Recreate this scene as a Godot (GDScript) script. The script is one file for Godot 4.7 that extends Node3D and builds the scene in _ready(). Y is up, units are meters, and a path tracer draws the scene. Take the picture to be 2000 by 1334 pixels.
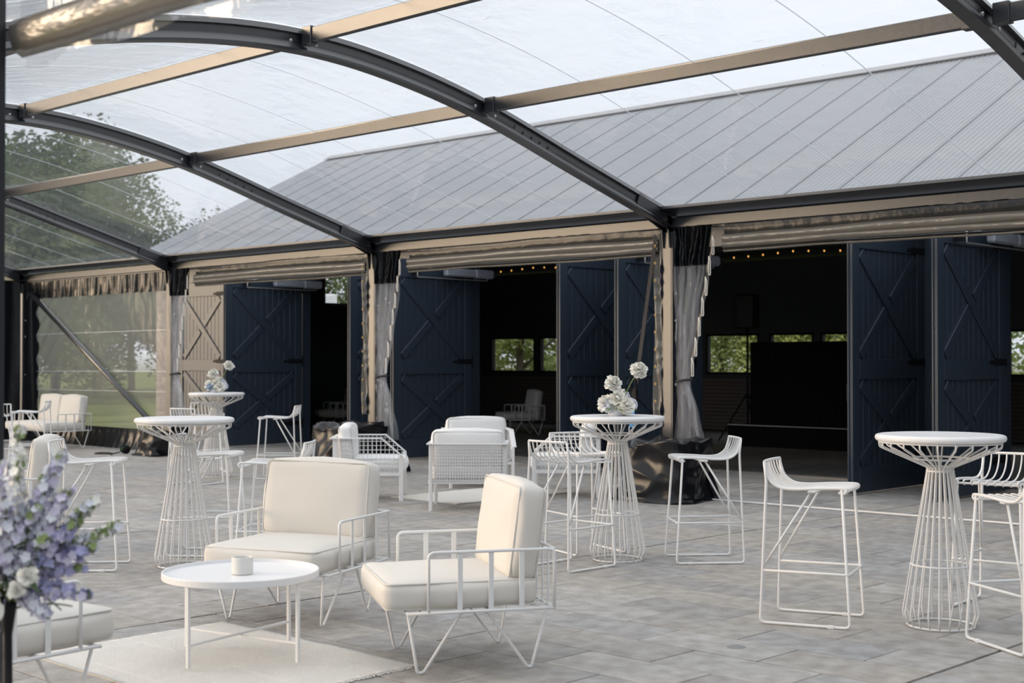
extends Node3D

# ---------------------------------------------------------------- camera frame
# World: x runs along the marquee, z across it towards the camera, the back post "P2" stands at the origin.
const CAM := Vector3(9.306, 1.485, 12.145)
const YAW := 44.0
var R := Vector3(cos(deg_to_rad(YAW)), 0, -sin(deg_to_rad(YAW)))
var F := Vector3(-sin(deg_to_rad(YAW)), 0, -cos(deg_to_rad(YAW)))
var M := {}
var rng := RandomNumberGenerator.new()
var taken := {}

func P(lat: float, dep: float, y := 0.0) -> Vector3:
	return Vector3(CAM.x, 0, CAM.z) + R * lat + F * dep + Vector3(0, y, 0)

func yaw_of(lat: float, dep: float) -> float:
	var d := R * lat + F * dep
	return atan2(d.x, d.z)

func in_frame(p: Vector3, margin := 0.0) -> bool:
	var d := p - CAM
	var dep := d.dot(F)
	if dep < 1.0:
		return false
	var u := 1000.0 + 2700.0 * d.dot(R) / dep
	var v := 703.0 - 2700.0 * d.y / dep
	return u > -margin and u < 2000.0 + margin and v > -margin and v < 1334.0 + margin

# ---------------------------------------------------------------- mesh helpers
func mb(smooth := false) -> SurfaceTool:
	var st := SurfaceTool.new()
	st.begin(Mesh.PRIMITIVE_TRIANGLES)
	st.set_smooth_group(0 if smooth else -1)
	return st

func tri(st: SurfaceTool, a: Vector3, b: Vector3, c: Vector3) -> void:
	st.add_vertex(a); st.add_vertex(b); st.add_vertex(c)

func quad(st: SurfaceTool, a: Vector3, b: Vector3, c: Vector3, d: Vector3) -> void:
	tri(st, a, b, c); tri(st, a, c, d)

func box(st: SurfaceTool, c: Vector3, s: Vector3, b := Basis(), bev := 0.0) -> void:
	# a box, chamfered along every edge when bev > 0
	var h := s * 0.5
	bev = minf(bev, minf(h.x, minf(h.y, h.z)) * 0.9)
	var w := func(x: float, y: float, z: float) -> Vector3: return c + b * Vector3(x, y, z)
	for ax in 3:
		for sg in [-1.0, 1.0]:
			var u := (ax + 1) % 3
			var v := (ax + 2) % 3
			var q := []
			for k in [[-1, -1], [1, -1], [1, 1], [-1, 1]]:
				var p := Vector3()
				p[ax] = sg * h[ax]
				p[u] = k[0] * (h[u] - bev)
				p[v] = k[1] * (h[v] - bev)
				q.append(c + b * p)
			if sg > 0:
				quad(st, q[0], q[3], q[2], q[1])
			else:
				quad(st, q[0], q[1], q[2], q[3])
	if bev <= 0.0:
		return
	for ax in 3:   # edges parallel to ax
		var u := (ax + 1) % 3
		var v := (ax + 2) % 3
		for su in [-1.0, 1.0]:
			for sv in [-1.0, 1.0]:
				var p1 := Vector3(); var p2 := Vector3()
				p1[u] = su * h[u]; p1[v] = sv * (h[v] - bev)
				p2[u] = su * (h[u] - bev); p2[v] = sv * h[v]
				var a1 := p1; var a2 := p1; var b1 := p2; var b2 := p2
				a1[ax] = -(h[ax] - bev); b1[ax] = a1[ax]
				a2[ax] = h[ax] - bev; b2[ax] = a2[ax]
				if su * sv > 0:
					quad(st, c + b * a1, c + b * a2, c + b * b2, c + b * b1)
				else:
					quad(st, c + b * a1, c + b * b1, c + b * b2, c + b * a2)
	for sx in [-1.0, 1.0]:
		for sy in [-1.0, 1.0]:
			for sz in [-1.0, 1.0]:
				var a := Vector3(sx * h.x, sy * (h.y - bev), sz * (h.z - bev))
				var d := Vector3(sx * (h.x - bev), sy * h.y, sz * (h.z - bev))
				var e := Vector3(sx * (h.x - bev), sy * (h.y - bev), sz * h.z)
				if sx * sy * sz > 0:
					tri(st, c + b * a, c + b * e, c + b * d)
				else:
					tri(st, c + b * a, c + b * d, c + b * e)

func bar(st: SurfaceTool, a: Vector3, b: Vector3, w: float, t: float, up := Vector3.UP, bev := 0.0) -> void:
	# a box from a to b, w wide (across), t thick (towards up)
	var z := (b - a).normalized()
	var x := up.cross(z).normalized()
	var y := z.cross(x)
	box(st, (a + b) * 0.5, Vector3(w, t, a.distance_to(b)), Basis(x, y, z), bev)

func fillet(pts: Array, r: float, n := 4, closed := false) -> Array:
	var out := []
	var m := pts.size()
	for i in m:
		if not closed and (i == 0 or i == m - 1):
			out.append(pts[i]); continue
		var p: Vector3 = pts[i]
		var a: Vector3 = pts[(i - 1 + m) % m]
		var b: Vector3 = pts[(i + 1) % m]
		var k := minf(r, minf(p.distance_to(a), p.distance_to(b)) * 0.45)
		var s := p + (a - p).normalized() * k
		var e := p + (b - p).normalized() * k
		for j in n + 1:
			var t := float(j) / n
			out.append(s.lerp(p, t).lerp(p.lerp(e, t), t))
	return out

func curve(pts: Array, n := 6) -> Array:
	# Catmull-Rom through the points
	var out := []
	for i in pts.size() - 1:
		var a: Vector3 = pts[maxi(i - 1, 0)]
		var b: Vector3 = pts[i]
		var c: Vector3 = pts[i + 1]
		var d: Vector3 = pts[mini(i + 2, pts.size() - 1)]
		for j in n:
			out.append(b.cubic_interpolate(c, a, d, float(j) / n))
	out.append(pts[-1])
	return out

func frames(pts: Array, closed: bool, hint: Vector3) -> Array:
	var out := []
	var m := pts.size()
	var x := Vector3.ZERO
	for i in m:
		var a: Vector3 = pts[(i - 1 + m) % m] if closed or i > 0 else pts[i]
		var b: Vector3 = pts[(i + 1) % m] if closed or i < m - 1 else pts[i]
		var t := (b - a).normalized()
		if x == Vector3.ZERO:
			x = hint.cross(t)
			if x.length() < 0.05:
				x = Vector3(0.3, 0.2, 1.0).cross(t)
		x = (x - t * x.dot(t)).normalized()
		out.append([x, t.cross(x)])
	return out

func sweep(st: SurfaceTool, pts: Array, prof: Array, closed := false, hint := Vector3.UP, caps := true) -> void:
	# prof: Vector2 points round the path (x along the side axis, y along the other)
	var fr := frames(pts, closed, hint)
	var m := pts.size()
	var n := prof.size()
	for i in (m if closed else m - 1):
		var k := (i + 1) % m
		for j in n:
			var l := (j + 1) % n
			var a: Vector3 = pts[i] + fr[i][0] * prof[j].x + fr[i][1] * prof[j].y
			var b: Vector3 = pts[i] + fr[i][0] * prof[l].x + fr[i][1] * prof[l].y
			var c: Vector3 = pts[k] + fr[k][0] * prof[l].x + fr[k][1] * prof[l].y
			var d: Vector3 = pts[k] + fr[k][0] * prof[j].x + fr[k][1] * prof[j].y
			quad(st, a, b, c, d)
	if caps and not closed:
		for e in [0, m - 1]:
			for j in range(1, n - 1):
				var q := [pts[e] + fr[e][0] * prof[0].x + fr[e][1] * prof[0].y, pts[e] + fr[e][0] * prof[j].x + fr[e][1] * prof[j].y, pts[e] + fr[e][0] * prof[j + 1].x + fr[e][1] * prof[j + 1].y]
				if e == 0: tri(st, q[0], q[2], q[1])
				else: tri(st, q[0], q[1], q[2])

func ring2(r: float, n: int) -> Array:
	var out := []
	for j in n:
		out.append(Vector2(cos(TAU * j / n), sin(TAU * j / n)) * r)
	return out

func tube(st: SurfaceTool, pts: Array, r: float, n := 7, closed := false, hint := Vector3(0.13, 1, 0.07)) -> void:
	sweep(st, pts, ring2(r, n), closed, hint)

func lathe(st: SurfaceTool, prof: Array, n := 32, at := Vector3.ZERO, b := Basis()) -> void:
	for i in prof.size() - 1:
		for j in n:
			var a0 := TAU * j / n
			var a1 := TAU * (j + 1) / n
			var p: Vector2 = prof[i]
			var q: Vector2 = prof[i + 1]
			var A := at + b * Vector3(p.x * cos(a0), p.y, p.x * sin(a0))
			var B := at + b * Vector3(p.x * cos(a1), p.y, p.x * sin(a1))
			var C := at + b * Vector3(q.x * cos(a1), q.y, q.x * sin(a1))
			var D := at + b * Vector3(q.x * cos(a0), q.y, q.x * sin(a0))
			if p.x < 1e-5:
				tri(st, A, C, D)
			elif q.x < 1e-5:
				tri(st, A, B, C)
			else:
				quad(st, A, B, C, D)

func circle(c: Vector3, r: float, n := 24) -> Array:
	var out := []
	for j in n:
		out.append(c + Vector3(cos(TAU * j / n) * r, 0, sin(TAU * j / n) * r))
	return out

func puff(st: SurfaceTool, c: Vector3, s: Vector3, rad: float, bulge: float, b := Basis(), n := 10, wob := 0.0, seed_ := 1) -> void:
	# an upholstered block: rounded edges, faces bulging a little, a slow wobble
	var nz := FastNoiseLite.new()
	nz.seed = seed_; nz.frequency = 3.0
	var h := s * 0.5
	for ax in 3:
		for sg in [-1.0, 1.0]:
			var u := (ax + 1) % 3
			var v := (ax + 2) % 3
			var g := []
			for i in n + 1:
				for j in n + 1:
					var p := Vector3()
					var tu := -1.0 + 2.0 * i / n
					var tv := -1.0 + 2.0 * j / n
					tu = sign(tu) * pow(absf(tu), 0.7); tv = sign(tv) * pow(absf(tv), 0.7)
					p[ax] = sg * h[ax]; p[u] = tu * h[u]; p[v] = tv * h[v]
					var inner := Vector3(clampf(p.x, -h.x + rad, h.x - rad), clampf(p.y, -h.y + rad, h.y - rad), clampf(p.z, -h.z + rad, h.z - rad))
					var q := inner + (p - inner).normalized() * rad
					for e in 3:
						var f := (e + 1) % 3; var k := (e + 2) % 3
						q[e] += sign(q[e]) * bulge * (absf(q[e]) / h[e]) * maxf(0.0, 1.0 - pow(q[f] / h[f], 2)) * maxf(0.0, 1.0 - pow(q[k] / h[k], 2))
					if wob > 0.0:
						q += Vector3(nz.get_noise_3dv(q), nz.get_noise_3dv(q + Vector3(5, 0, 0)), nz.get_noise_3dv(q + Vector3(0, 5, 0))) * wob
					g.append(c + b * q)
			for i in n:
				for j in n:
					var k := i * (n + 1) + j
					if sg > 0: quad(st, g[k], g[k + 1], g[k + n + 2], g[k + n + 1])
					else: quad(st, g[k], g[k + n + 1], g[k + n + 2], g[k + 1])

func grid(st: SurfaceTool, nu: int, nv: int, f: Callable) -> void:
	var g := []
	for i in nu + 1:
		for j in nv + 1:
			g.append(f.call(float(i) / nu, float(j) / nv))
	for i in nu:
		for j in nv:
			var k := i * (nv + 1) + j
			quad(st, g[k], g[k + 1], g[k + nv + 2], g[k + nv + 1])

func mesh_of(st: SurfaceTool) -> ArrayMesh:
	st.generate_normals()
	return st.commit()

func numbered(called: String) -> String:
	taken[called] = taken.get(called, -1) + 1
	return called if taken[called] == 0 else "%s_%03d" % [called, taken[called]]

func put(called: String, me: Mesh, m: Material, parent: Node = self, xf := Transform3D()) -> MeshInstance3D:
	var o := MeshInstance3D.new()
	o.mesh = me
	o.material_override = m
	o.transform = xf
	o.name = numbered(called) if parent == self else called
	parent.add_child(o, true)
	return o

func obj(called: String, st: SurfaceTool, m: Material, parent: Node = self) -> MeshInstance3D:
	return put(called, mesh_of(st), m, parent)

func tag(o: Node, label: String, category: String, group := "") -> Node:
	o.set_meta("label", label)
	o.set_meta("category", category)
	if group: o.set_meta("group", group)
	return o

func structure(o: Node, label := "") -> Node:
	o.set_meta("kind", "structure")
	if label: o.set_meta("label", label)
	return o

func thing(called: String, label: String, category: String, at := Vector3.ZERO, turn := 0.0, group := "") -> Node3D:
	var o := Node3D.new()
	o.name = numbered(called)
	add_child(o)
	o.position = at
	o.rotation.y = turn
	if label: tag(o, label, category, group)
	return o

func dup(src: Node3D, called: String, label: String, at: Vector3, turn: float, group := "") -> Node3D:
	var o: Node3D = src.duplicate()
	o.name = numbered(called)
	add_child(o)
	o.position = at
	o.rotation.y = turn
	o.set_meta("label", label)
	if group: o.set_meta("group", group)
	return o

# ---------------------------------------------------------------- materials
func mat(key: String, c: Color, rough: float, metal := 0.0, spec := 0.5) -> StandardMaterial3D:
	# c holds linear base colour values
	var m := StandardMaterial3D.new()
	m.resource_name = key
	m.albedo_color = Color(c.r, c.g, c.b, 1).linear_to_srgb()
	m.albedo_color.a = c.a
	m.roughness = rough
	m.metallic = metal
	m.metallic_specular = spec
	if c.a < 1.0:
		m.transparency = BaseMaterial3D.TRANSPARENCY_ALPHA
		m.cull_mode = BaseMaterial3D.CULL_DISABLED
	M[key] = m
	return m

func noise_tex(freq: float, lo: Color, hi: Color, oct := 4, seed_ := 1, normal := false, bump := 6.0, type := FastNoiseLite.TYPE_SIMPLEX_SMOOTH, size := 512) -> NoiseTexture2D:
	var n := FastNoiseLite.new()
	n.noise_type = type
	n.frequency = freq
	n.fractal_octaves = oct
	n.seed = seed_
	var t := NoiseTexture2D.new()
	t.width = size; t.height = size
	t.seamless = true
	t.noise = n
	if normal:
		t.as_normal_map = true
		t.bump_strength = bump
	else:
		var g := Gradient.new()
		g.set_color(0, lo); g.set_color(1, hi)
		t.color_ramp = g
	return t

func triplanar(m: StandardMaterial3D, scale: Vector3, world := true) -> void:
	m.uv1_triplanar = true
	m.uv1_world_triplanar = world
	m.uv1_scale = scale

func materials() -> void:
	mat("frame", Color(0.010, 0.011, 0.017), 0.33, 0.0, 0.71)
	M.frame.clearcoat_enabled = true
	M.frame.clearcoat = 0.5
	M.frame.clearcoat_roughness = 0.3
	M.frame.normal_enabled = true
	M.frame.normal_texture = noise_tex(0.03, Color.BLACK, Color.WHITE, 3, 3, true, 1.2)
	M.frame.normal_scale = 0.25
	triplanar(M.frame, Vector3(0.8, 3, 3))
	mat("steel", Color(0.55, 0.55, 0.55), 0.35, 0.8)
	var pv := mat("clear_pvc", Color(0.86, 0.89, 0.93, 0.06), 0.06)
	pv.normal_enabled = true
	pv.normal_texture = noise_tex(0.012, Color.BLACK, Color.WHITE, 4, 9, true, 7.0)
	pv.normal_scale = 0.18
	triplanar(pv, Vector3(0.5, 0.5, 0.45))
	pv.backlight_enabled = true
	pv.backlight = Color(0.07, 0.075, 0.08).linear_to_srgb()
	var wp := mat("wall_pvc", Color(0.80, 0.80, 0.76, 0.16), 0.07, 0.0, 0.24)
	wp.normal_enabled = true
	wp.normal_texture = pv.normal_texture
	wp.normal_scale = 0.16
	triplanar(wp, Vector3(0.7, 0.5, 0.7))
	wp.backlight_enabled = true
	wp.backlight = Color(0.30, 0.29, 0.26).linear_to_srgb()
	var dp := mat("drape_pvc", Color(0.88, 0.89, 0.92, 0.06), 0.11)
	dp.normal_enabled = true
	dp.normal_texture = noise_tex(0.02, Color.BLACK, Color.WHITE, 3, 19, true, 6.0)
	dp.normal_scale = 0.3
	triplanar(dp, Vector3(1.6, 0.4, 1.6), false)
	dp.backlight_enabled = true
	dp.backlight = Color(0.045, 0.045, 0.05).linear_to_srgb()
	mat("tarpaulin", Color(0.007, 0.007, 0.009), 0.24, 0.0, 0.42)
	mat("weld", Color(0.92, 0.95, 0.98, 0.4), 0.2)
	M.weld.backlight_enabled = true
	M.weld.backlight = Color(0.4, 0.42, 0.45)
	mat("black_pvc", Color(0.008, 0.009, 0.012), 0.25, 0.0, 0.5)
	M.black_pvc.normal_enabled = true
	M.black_pvc.normal_texture = noise_tex(0.01, Color.BLACK, Color.WHITE, 4, 29, true, 9.0)
	M.black_pvc.normal_scale = 0.25
	triplanar(M.black_pvc, Vector3(1.5, 1.5, 1.5))
	mat("rolled_pvc", Color(0.16, 0.145, 0.125), 0.26, 0.0, 0.71)
	M.rolled_pvc.normal_enabled = true
	M.rolled_pvc.normal_texture = M.clear_pvc.normal_texture
	M.rolled_pvc.normal_scale = 0.5
	triplanar(M.rolled_pvc, Vector3(0.4, 2, 2))
	mat("white_metal", Color(0.80, 0.80, 0.80), 0.38)
	mat("white_top", Color(0.82, 0.82, 0.83), 0.32)
	var cu := mat("cushion", Color(0.785, 0.765, 0.735), 0.9, 0.0, 0.3)
	cu.albedo_texture = noise_tex(0.25, Color(0.90, 0.89, 0.87), Color(1, 1, 1), 3, 41)
	cu.normal_enabled = true
	cu.normal_texture = noise_tex(0.2, Color.BLACK, Color.WHITE, 3, 42, true, 3.0)
	cu.normal_scale = 0.35
	triplanar(cu, Vector3(6, 6, 6), false)
	mat("piping", Color(0.66, 0.64, 0.605), 0.9, 0.0, 0.3)
	mat("cushion_white", Color(0.84, 0.84, 0.84), 0.9, 0.0, 0.3)
	M.cushion_white.normal_enabled = true
	M.cushion_white.normal_texture = cu.normal_texture
	M.cushion_white.normal_scale = 0.35
	triplanar(M.cushion_white, Vector3(6, 6, 6), false)
	var rg := mat("rug", Color(0.92, 0.90, 0.87), 1.0, 0.0, 0.1)
	rg.albedo_texture = noise_tex(0.06, Color(0.91, 0.905, 0.89), Color(1, 1, 1), 5, 51)
	rg.normal_enabled = true
	rg.normal_texture = noise_tex(0.15, Color.BLACK, Color.WHITE, 3, 52, true, 8.0)
	triplanar(rg, Vector3(2.4, 2.4, 2.4), false)
	# paving: five tones of the same concrete
	var tones := [Color(0.43, 0.415, 0.395), Color(0.49, 0.475, 0.455), Color(0.39, 0.38, 0.37), Color(0.46, 0.435, 0.405), Color(0.42, 0.415, 0.415)]
	var ptex := noise_tex(0.008, Color(0.80, 0.79, 0.78), Color(1, 1, 1), 6, 61, false, 0.0, FastNoiseLite.TYPE_SIMPLEX_SMOOTH, 1024)
	var pnor := noise_tex(0.1, Color.BLACK, Color.WHITE, 4, 62, true, 3.0)
	for i in 5:
		var pm := mat("paver%d" % i, tones[i], 0.62, 0.0, 0.4)
		pm.albedo_texture = ptex
		pm.normal_enabled = true
		pm.normal_texture = pnor
		pm.normal_scale = 0.3
		triplanar(pm, Vector3(0.7, 0.7, 0.7))
	mat("stain", Color(0.25, 0.245, 0.24), 0.8)
	mat("joint", Color(0.10, 0.095, 0.09), 0.95)
	var pf := mat("paver_field", Color(1, 1, 1), 0.62, 0.0, 0.4)
	pf.vertex_color_use_as_albedo = true
	pf.albedo_texture = ptex
	triplanar(pf, Vector3(0.7, 0.7, 0.7))
	# barn
	var dn := mat("barn_paint", Color(0.030, 0.045, 0.068), 0.40, 0.0, 0.57)
	dn.normal_enabled = true
	dn.normal_texture = noise_tex(0.05, Color.BLACK, Color.WHITE, 3, 71, true, 2.0)
	dn.normal_scale = 0.3
	triplanar(dn, Vector3(3, 0.6, 3))
	mat("barn_inside", Color(0.08, 0.085, 0.10), 0.8)
	var ib := mat("inside_brick", Color(0.31, 0.255, 0.23), 0.9)
	ib.albedo_texture = noise_tex(0.03, Color(0.75, 0.73, 0.73), Color(1, 1, 1), 4, 75)
	triplanar(ib, Vector3(1, 4, 1))
	for i in 3:
		mat("brick%d" % i, [Color(0.30, 0.245, 0.225), Color(0.27, 0.22, 0.205), Color(0.33, 0.28, 0.25)][i], 0.9)
	mat("mortar", Color(0.34, 0.30, 0.27), 0.95)
	mat("roofing", Color(0.33, 0.345, 0.375), 0.55)
	mat("barn_floor", Color(0.17, 0.16, 0.155), 0.55)
	M.barn_floor.albedo_texture = noise_tex(0.01, Color(0.7, 0.7, 0.7), Color(1, 1, 1), 5, 77)
	triplanar(M.barn_floor, Vector3(0.5, 0.5, 0.5))
	mat("glass", Color(0.9, 0.95, 0.95, 0.04), 0.02)
	mat("black", Color(0.008, 0.008, 0.010), 0.6, 0.0, 0.35)
	mat("drape_cloth", Color(0.006, 0.006, 0.008), 1.0, 0.0, 0.15)
	mat("heater_grey", Color(0.30, 0.32, 0.38), 0.4)
	mat("bulb", Color(1.0, 0.75, 0.4), 0.5)
	M.bulb.emission_enabled = true
	M.bulb.emission = Color(1.0, 0.72, 0.35)
	M.bulb.emission_energy_multiplier = 1.1
	mat("brass", Color(0.50, 0.36, 0.16), 0.4, 0.8)
	mat("blue_strap", Color(0.05, 0.28, 0.62), 0.6)
	mat("dark_strap", Color(0.03, 0.028, 0.03), 0.7)
	mat("green_plastic", Color(0.05, 0.30, 0.07), 0.4)
	mat("cord", Color(0.8, 0.78, 0.74), 0.8)
	# plants
	mat("grass", Color(0.20, 0.22, 0.07), 0.95, 0.0, 0.2)
	M.grass.albedo_texture = noise_tex(0.02, Color(0.6, 0.62, 0.5), Color(1, 1, 1), 5, 81)
	triplanar(M.grass, Vector3(0.06, 0.06, 0.06))
	mat("bark", Color(0.10, 0.08, 0.06), 0.95)
	for i in 3:
		var lm := mat("leaf%d" % i, [Color(0.09, 0.12, 0.055), Color(0.34, 0.40, 0.16), Color(0.075, 0.105, 0.07)][i], 0.7, 0.0, 0.3)
		lm.backlight_enabled = true
		lm.backlight = Color(0.25, 0.3, 0.1)
		lm.cull_mode = BaseMaterial3D.CULL_DISABLED
	mat("petal_white", Color(0.90, 0.89, 0.84), 0.75, 0.0, 0.3)
	mat("petal_cream", Color(0.88, 0.87, 0.76), 0.75, 0.0, 0.3)
	mat("petal_blue", Color(0.40, 0.52, 0.80), 0.75, 0.0, 0.3)
	mat("petal_pale", Color(0.74, 0.76, 0.84), 0.75, 0.0, 0.3)
	mat("petal_lilac", Color(0.60, 0.57, 0.74), 0.75, 0.0, 0.3)
	mat("petal_violet", Color(0.40, 0.41, 0.66), 0.75, 0.0, 0.3)
	mat("stem", Color(0.20, 0.27, 0.09), 0.6)
	mat("stem_dark", Color(0.06, 0.10, 0.035), 0.6)
	mat("candle", Color(0.82, 0.82, 0.80), 0.5)
	M.candle.albedo_texture = noise_tex(0.12, Color(0.85, 0.85, 0.84), Color(1, 1, 1), 3, 91)
	triplanar(M.candle, Vector3(6, 6, 6), false)
	mat("wax", Color(0.85, 0.82, 0.74), 0.5)
	mat("timber", Color(0.06, 0.05, 0.042), 0.8)
	mat("white_paint", Color(0.75, 0.76, 0.78), 0.5)

# ---------------------------------------------------------------- floor
const BAY := 3.76
const BAY0 := 2.43
func build_floor() -> void:
	var fl := Node3D.new()
	fl.name = "floor"
	add_child(fl)
	structure(fl, "grey concrete paving in staggered rectangular slabs under the marquee")
	var st := mb()
	box(st, Vector3(-2.0, -0.085, 5.5), Vector3(30.0, 0.13, 17.4))
	obj("joint_bed", st, M.joint, fl)
	var pw := 0.749; var pd := 0.376
	var spots := []
	for r in range(-9, 38):
		var z := r * pd
		var off := 0.0 if r % 2 == 0 else 0.5
		for b in range(-5, 3):
			var x0 := BAY0 + b * BAY
			# five slabs between two movement joints, every other course with a half slab at each end
			var xs := []
			if off == 0.0:
				for k in 5: xs.append([x0 + k * pw, pw])
			else:
				xs.append([x0, pw * 0.5])
				for k in 4: xs.append([x0 + pw * (k + 0.5), pw])
				xs.append([x0 + pw * 4.5, pw * 0.5])
			for e in xs:
				var c := Vector3(e[0] + e[1] * 0.5, 0, z + pd * 0.5)
				if c.x < -16.8 or c.x > 12.8 or c.z < -3.1 or c.z > 14.0: continue
				spots.append([c, e[1], (c - CAM).dot(F) if in_frame(c, 120.0) else 1000.0 + absf(c.x)])
	spots.sort_custom(func(a, b): return a[2] < b[2])
	var full := mb(); var half := mb()
	box(full, Vector3(0, -0.0155, 0), Vector3(pw - 0.008, 0.031, pd - 0.008), Basis(), 0.002)
	box(half, Vector3(0, -0.0155, 0), Vector3(pw * 0.5 - 0.008, 0.031, pd - 0.008), Basis(), 0.002)
	var mf := mesh_of(full); var mh := mesh_of(half)
	var rest := mb()
	rng.seed = 5
	for i in spots.size():
		var s: Array = spots[i]
		var tone := rng.randi() % 5
		var lift := rng.randf_range(-0.0012, 0.0012)
		if i < 300:
			put("paver", mf if s[1] > 0.5 else mh, M["paver%d" % tone], fl, Transform3D(Basis(), s[0] + Vector3(0, lift, 0)))
		else:
			var c: Color = M["paver%d" % tone].albedo_color.srgb_to_linear()
			rest.set_color(c)
			box(rest, s[0] + Vector3(0, lift - 0.0155, 0), Vector3(s[1] - 0.006, 0.031, pd - 0.006))
	var o := obj("paver_field", rest, M.paver_field, fl)
	o.set_meta("kind", "stuff")
	# faint dark stain on the paving, built as a thin disc
	for q in [[1.16, 7.17]]:
		var d := mb(true)
		lathe(d, [Vector2(0, 0.003), Vector2(0.045, 0.003), Vector2(0.05, 0.0)], 20, P(q[0], q[1], 0.001))
		obj("floor_stain", d, M.stain, fl)

func build_ground() -> void:
	var st := mb()
	box(st, Vector3(-30, -0.35, -40), Vector3(260, 0.4, 260))
	structure(obj("ground", st, M.grass), "dry green lawn spreading beyond the paving")

# ---------------------------------------------------------------- marquee
const SPAN := 10.15
const EAVE := 3.02
func arch_pts(x: float, drop := 0.0) -> Array:
	var h := [Vector2(0, 3.02), Vector2(1.5, 3.455), Vector2(2.9, 3.86), Vector2(4.05, 4.08), Vector2(5.05, 4.155)]
	var p := []
	for q in h: p.append(Vector3(x, q.y - drop, q.x))
	for i in range(3, -1, -1): p.append(Vector3(x, h[i].y - drop, SPAN - h[i].x))
	return curve(p, 6)

func roof_y(z: float) -> float:
	var a := arch_pts(0.0)
	for i in a.size() - 1:
		if z <= a[i + 1].z:
			return lerpf(a[i].y, a[i + 1].y, (z - a[i].z) / (a[i + 1].z - a[i].z))
	return a[-1].y

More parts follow.
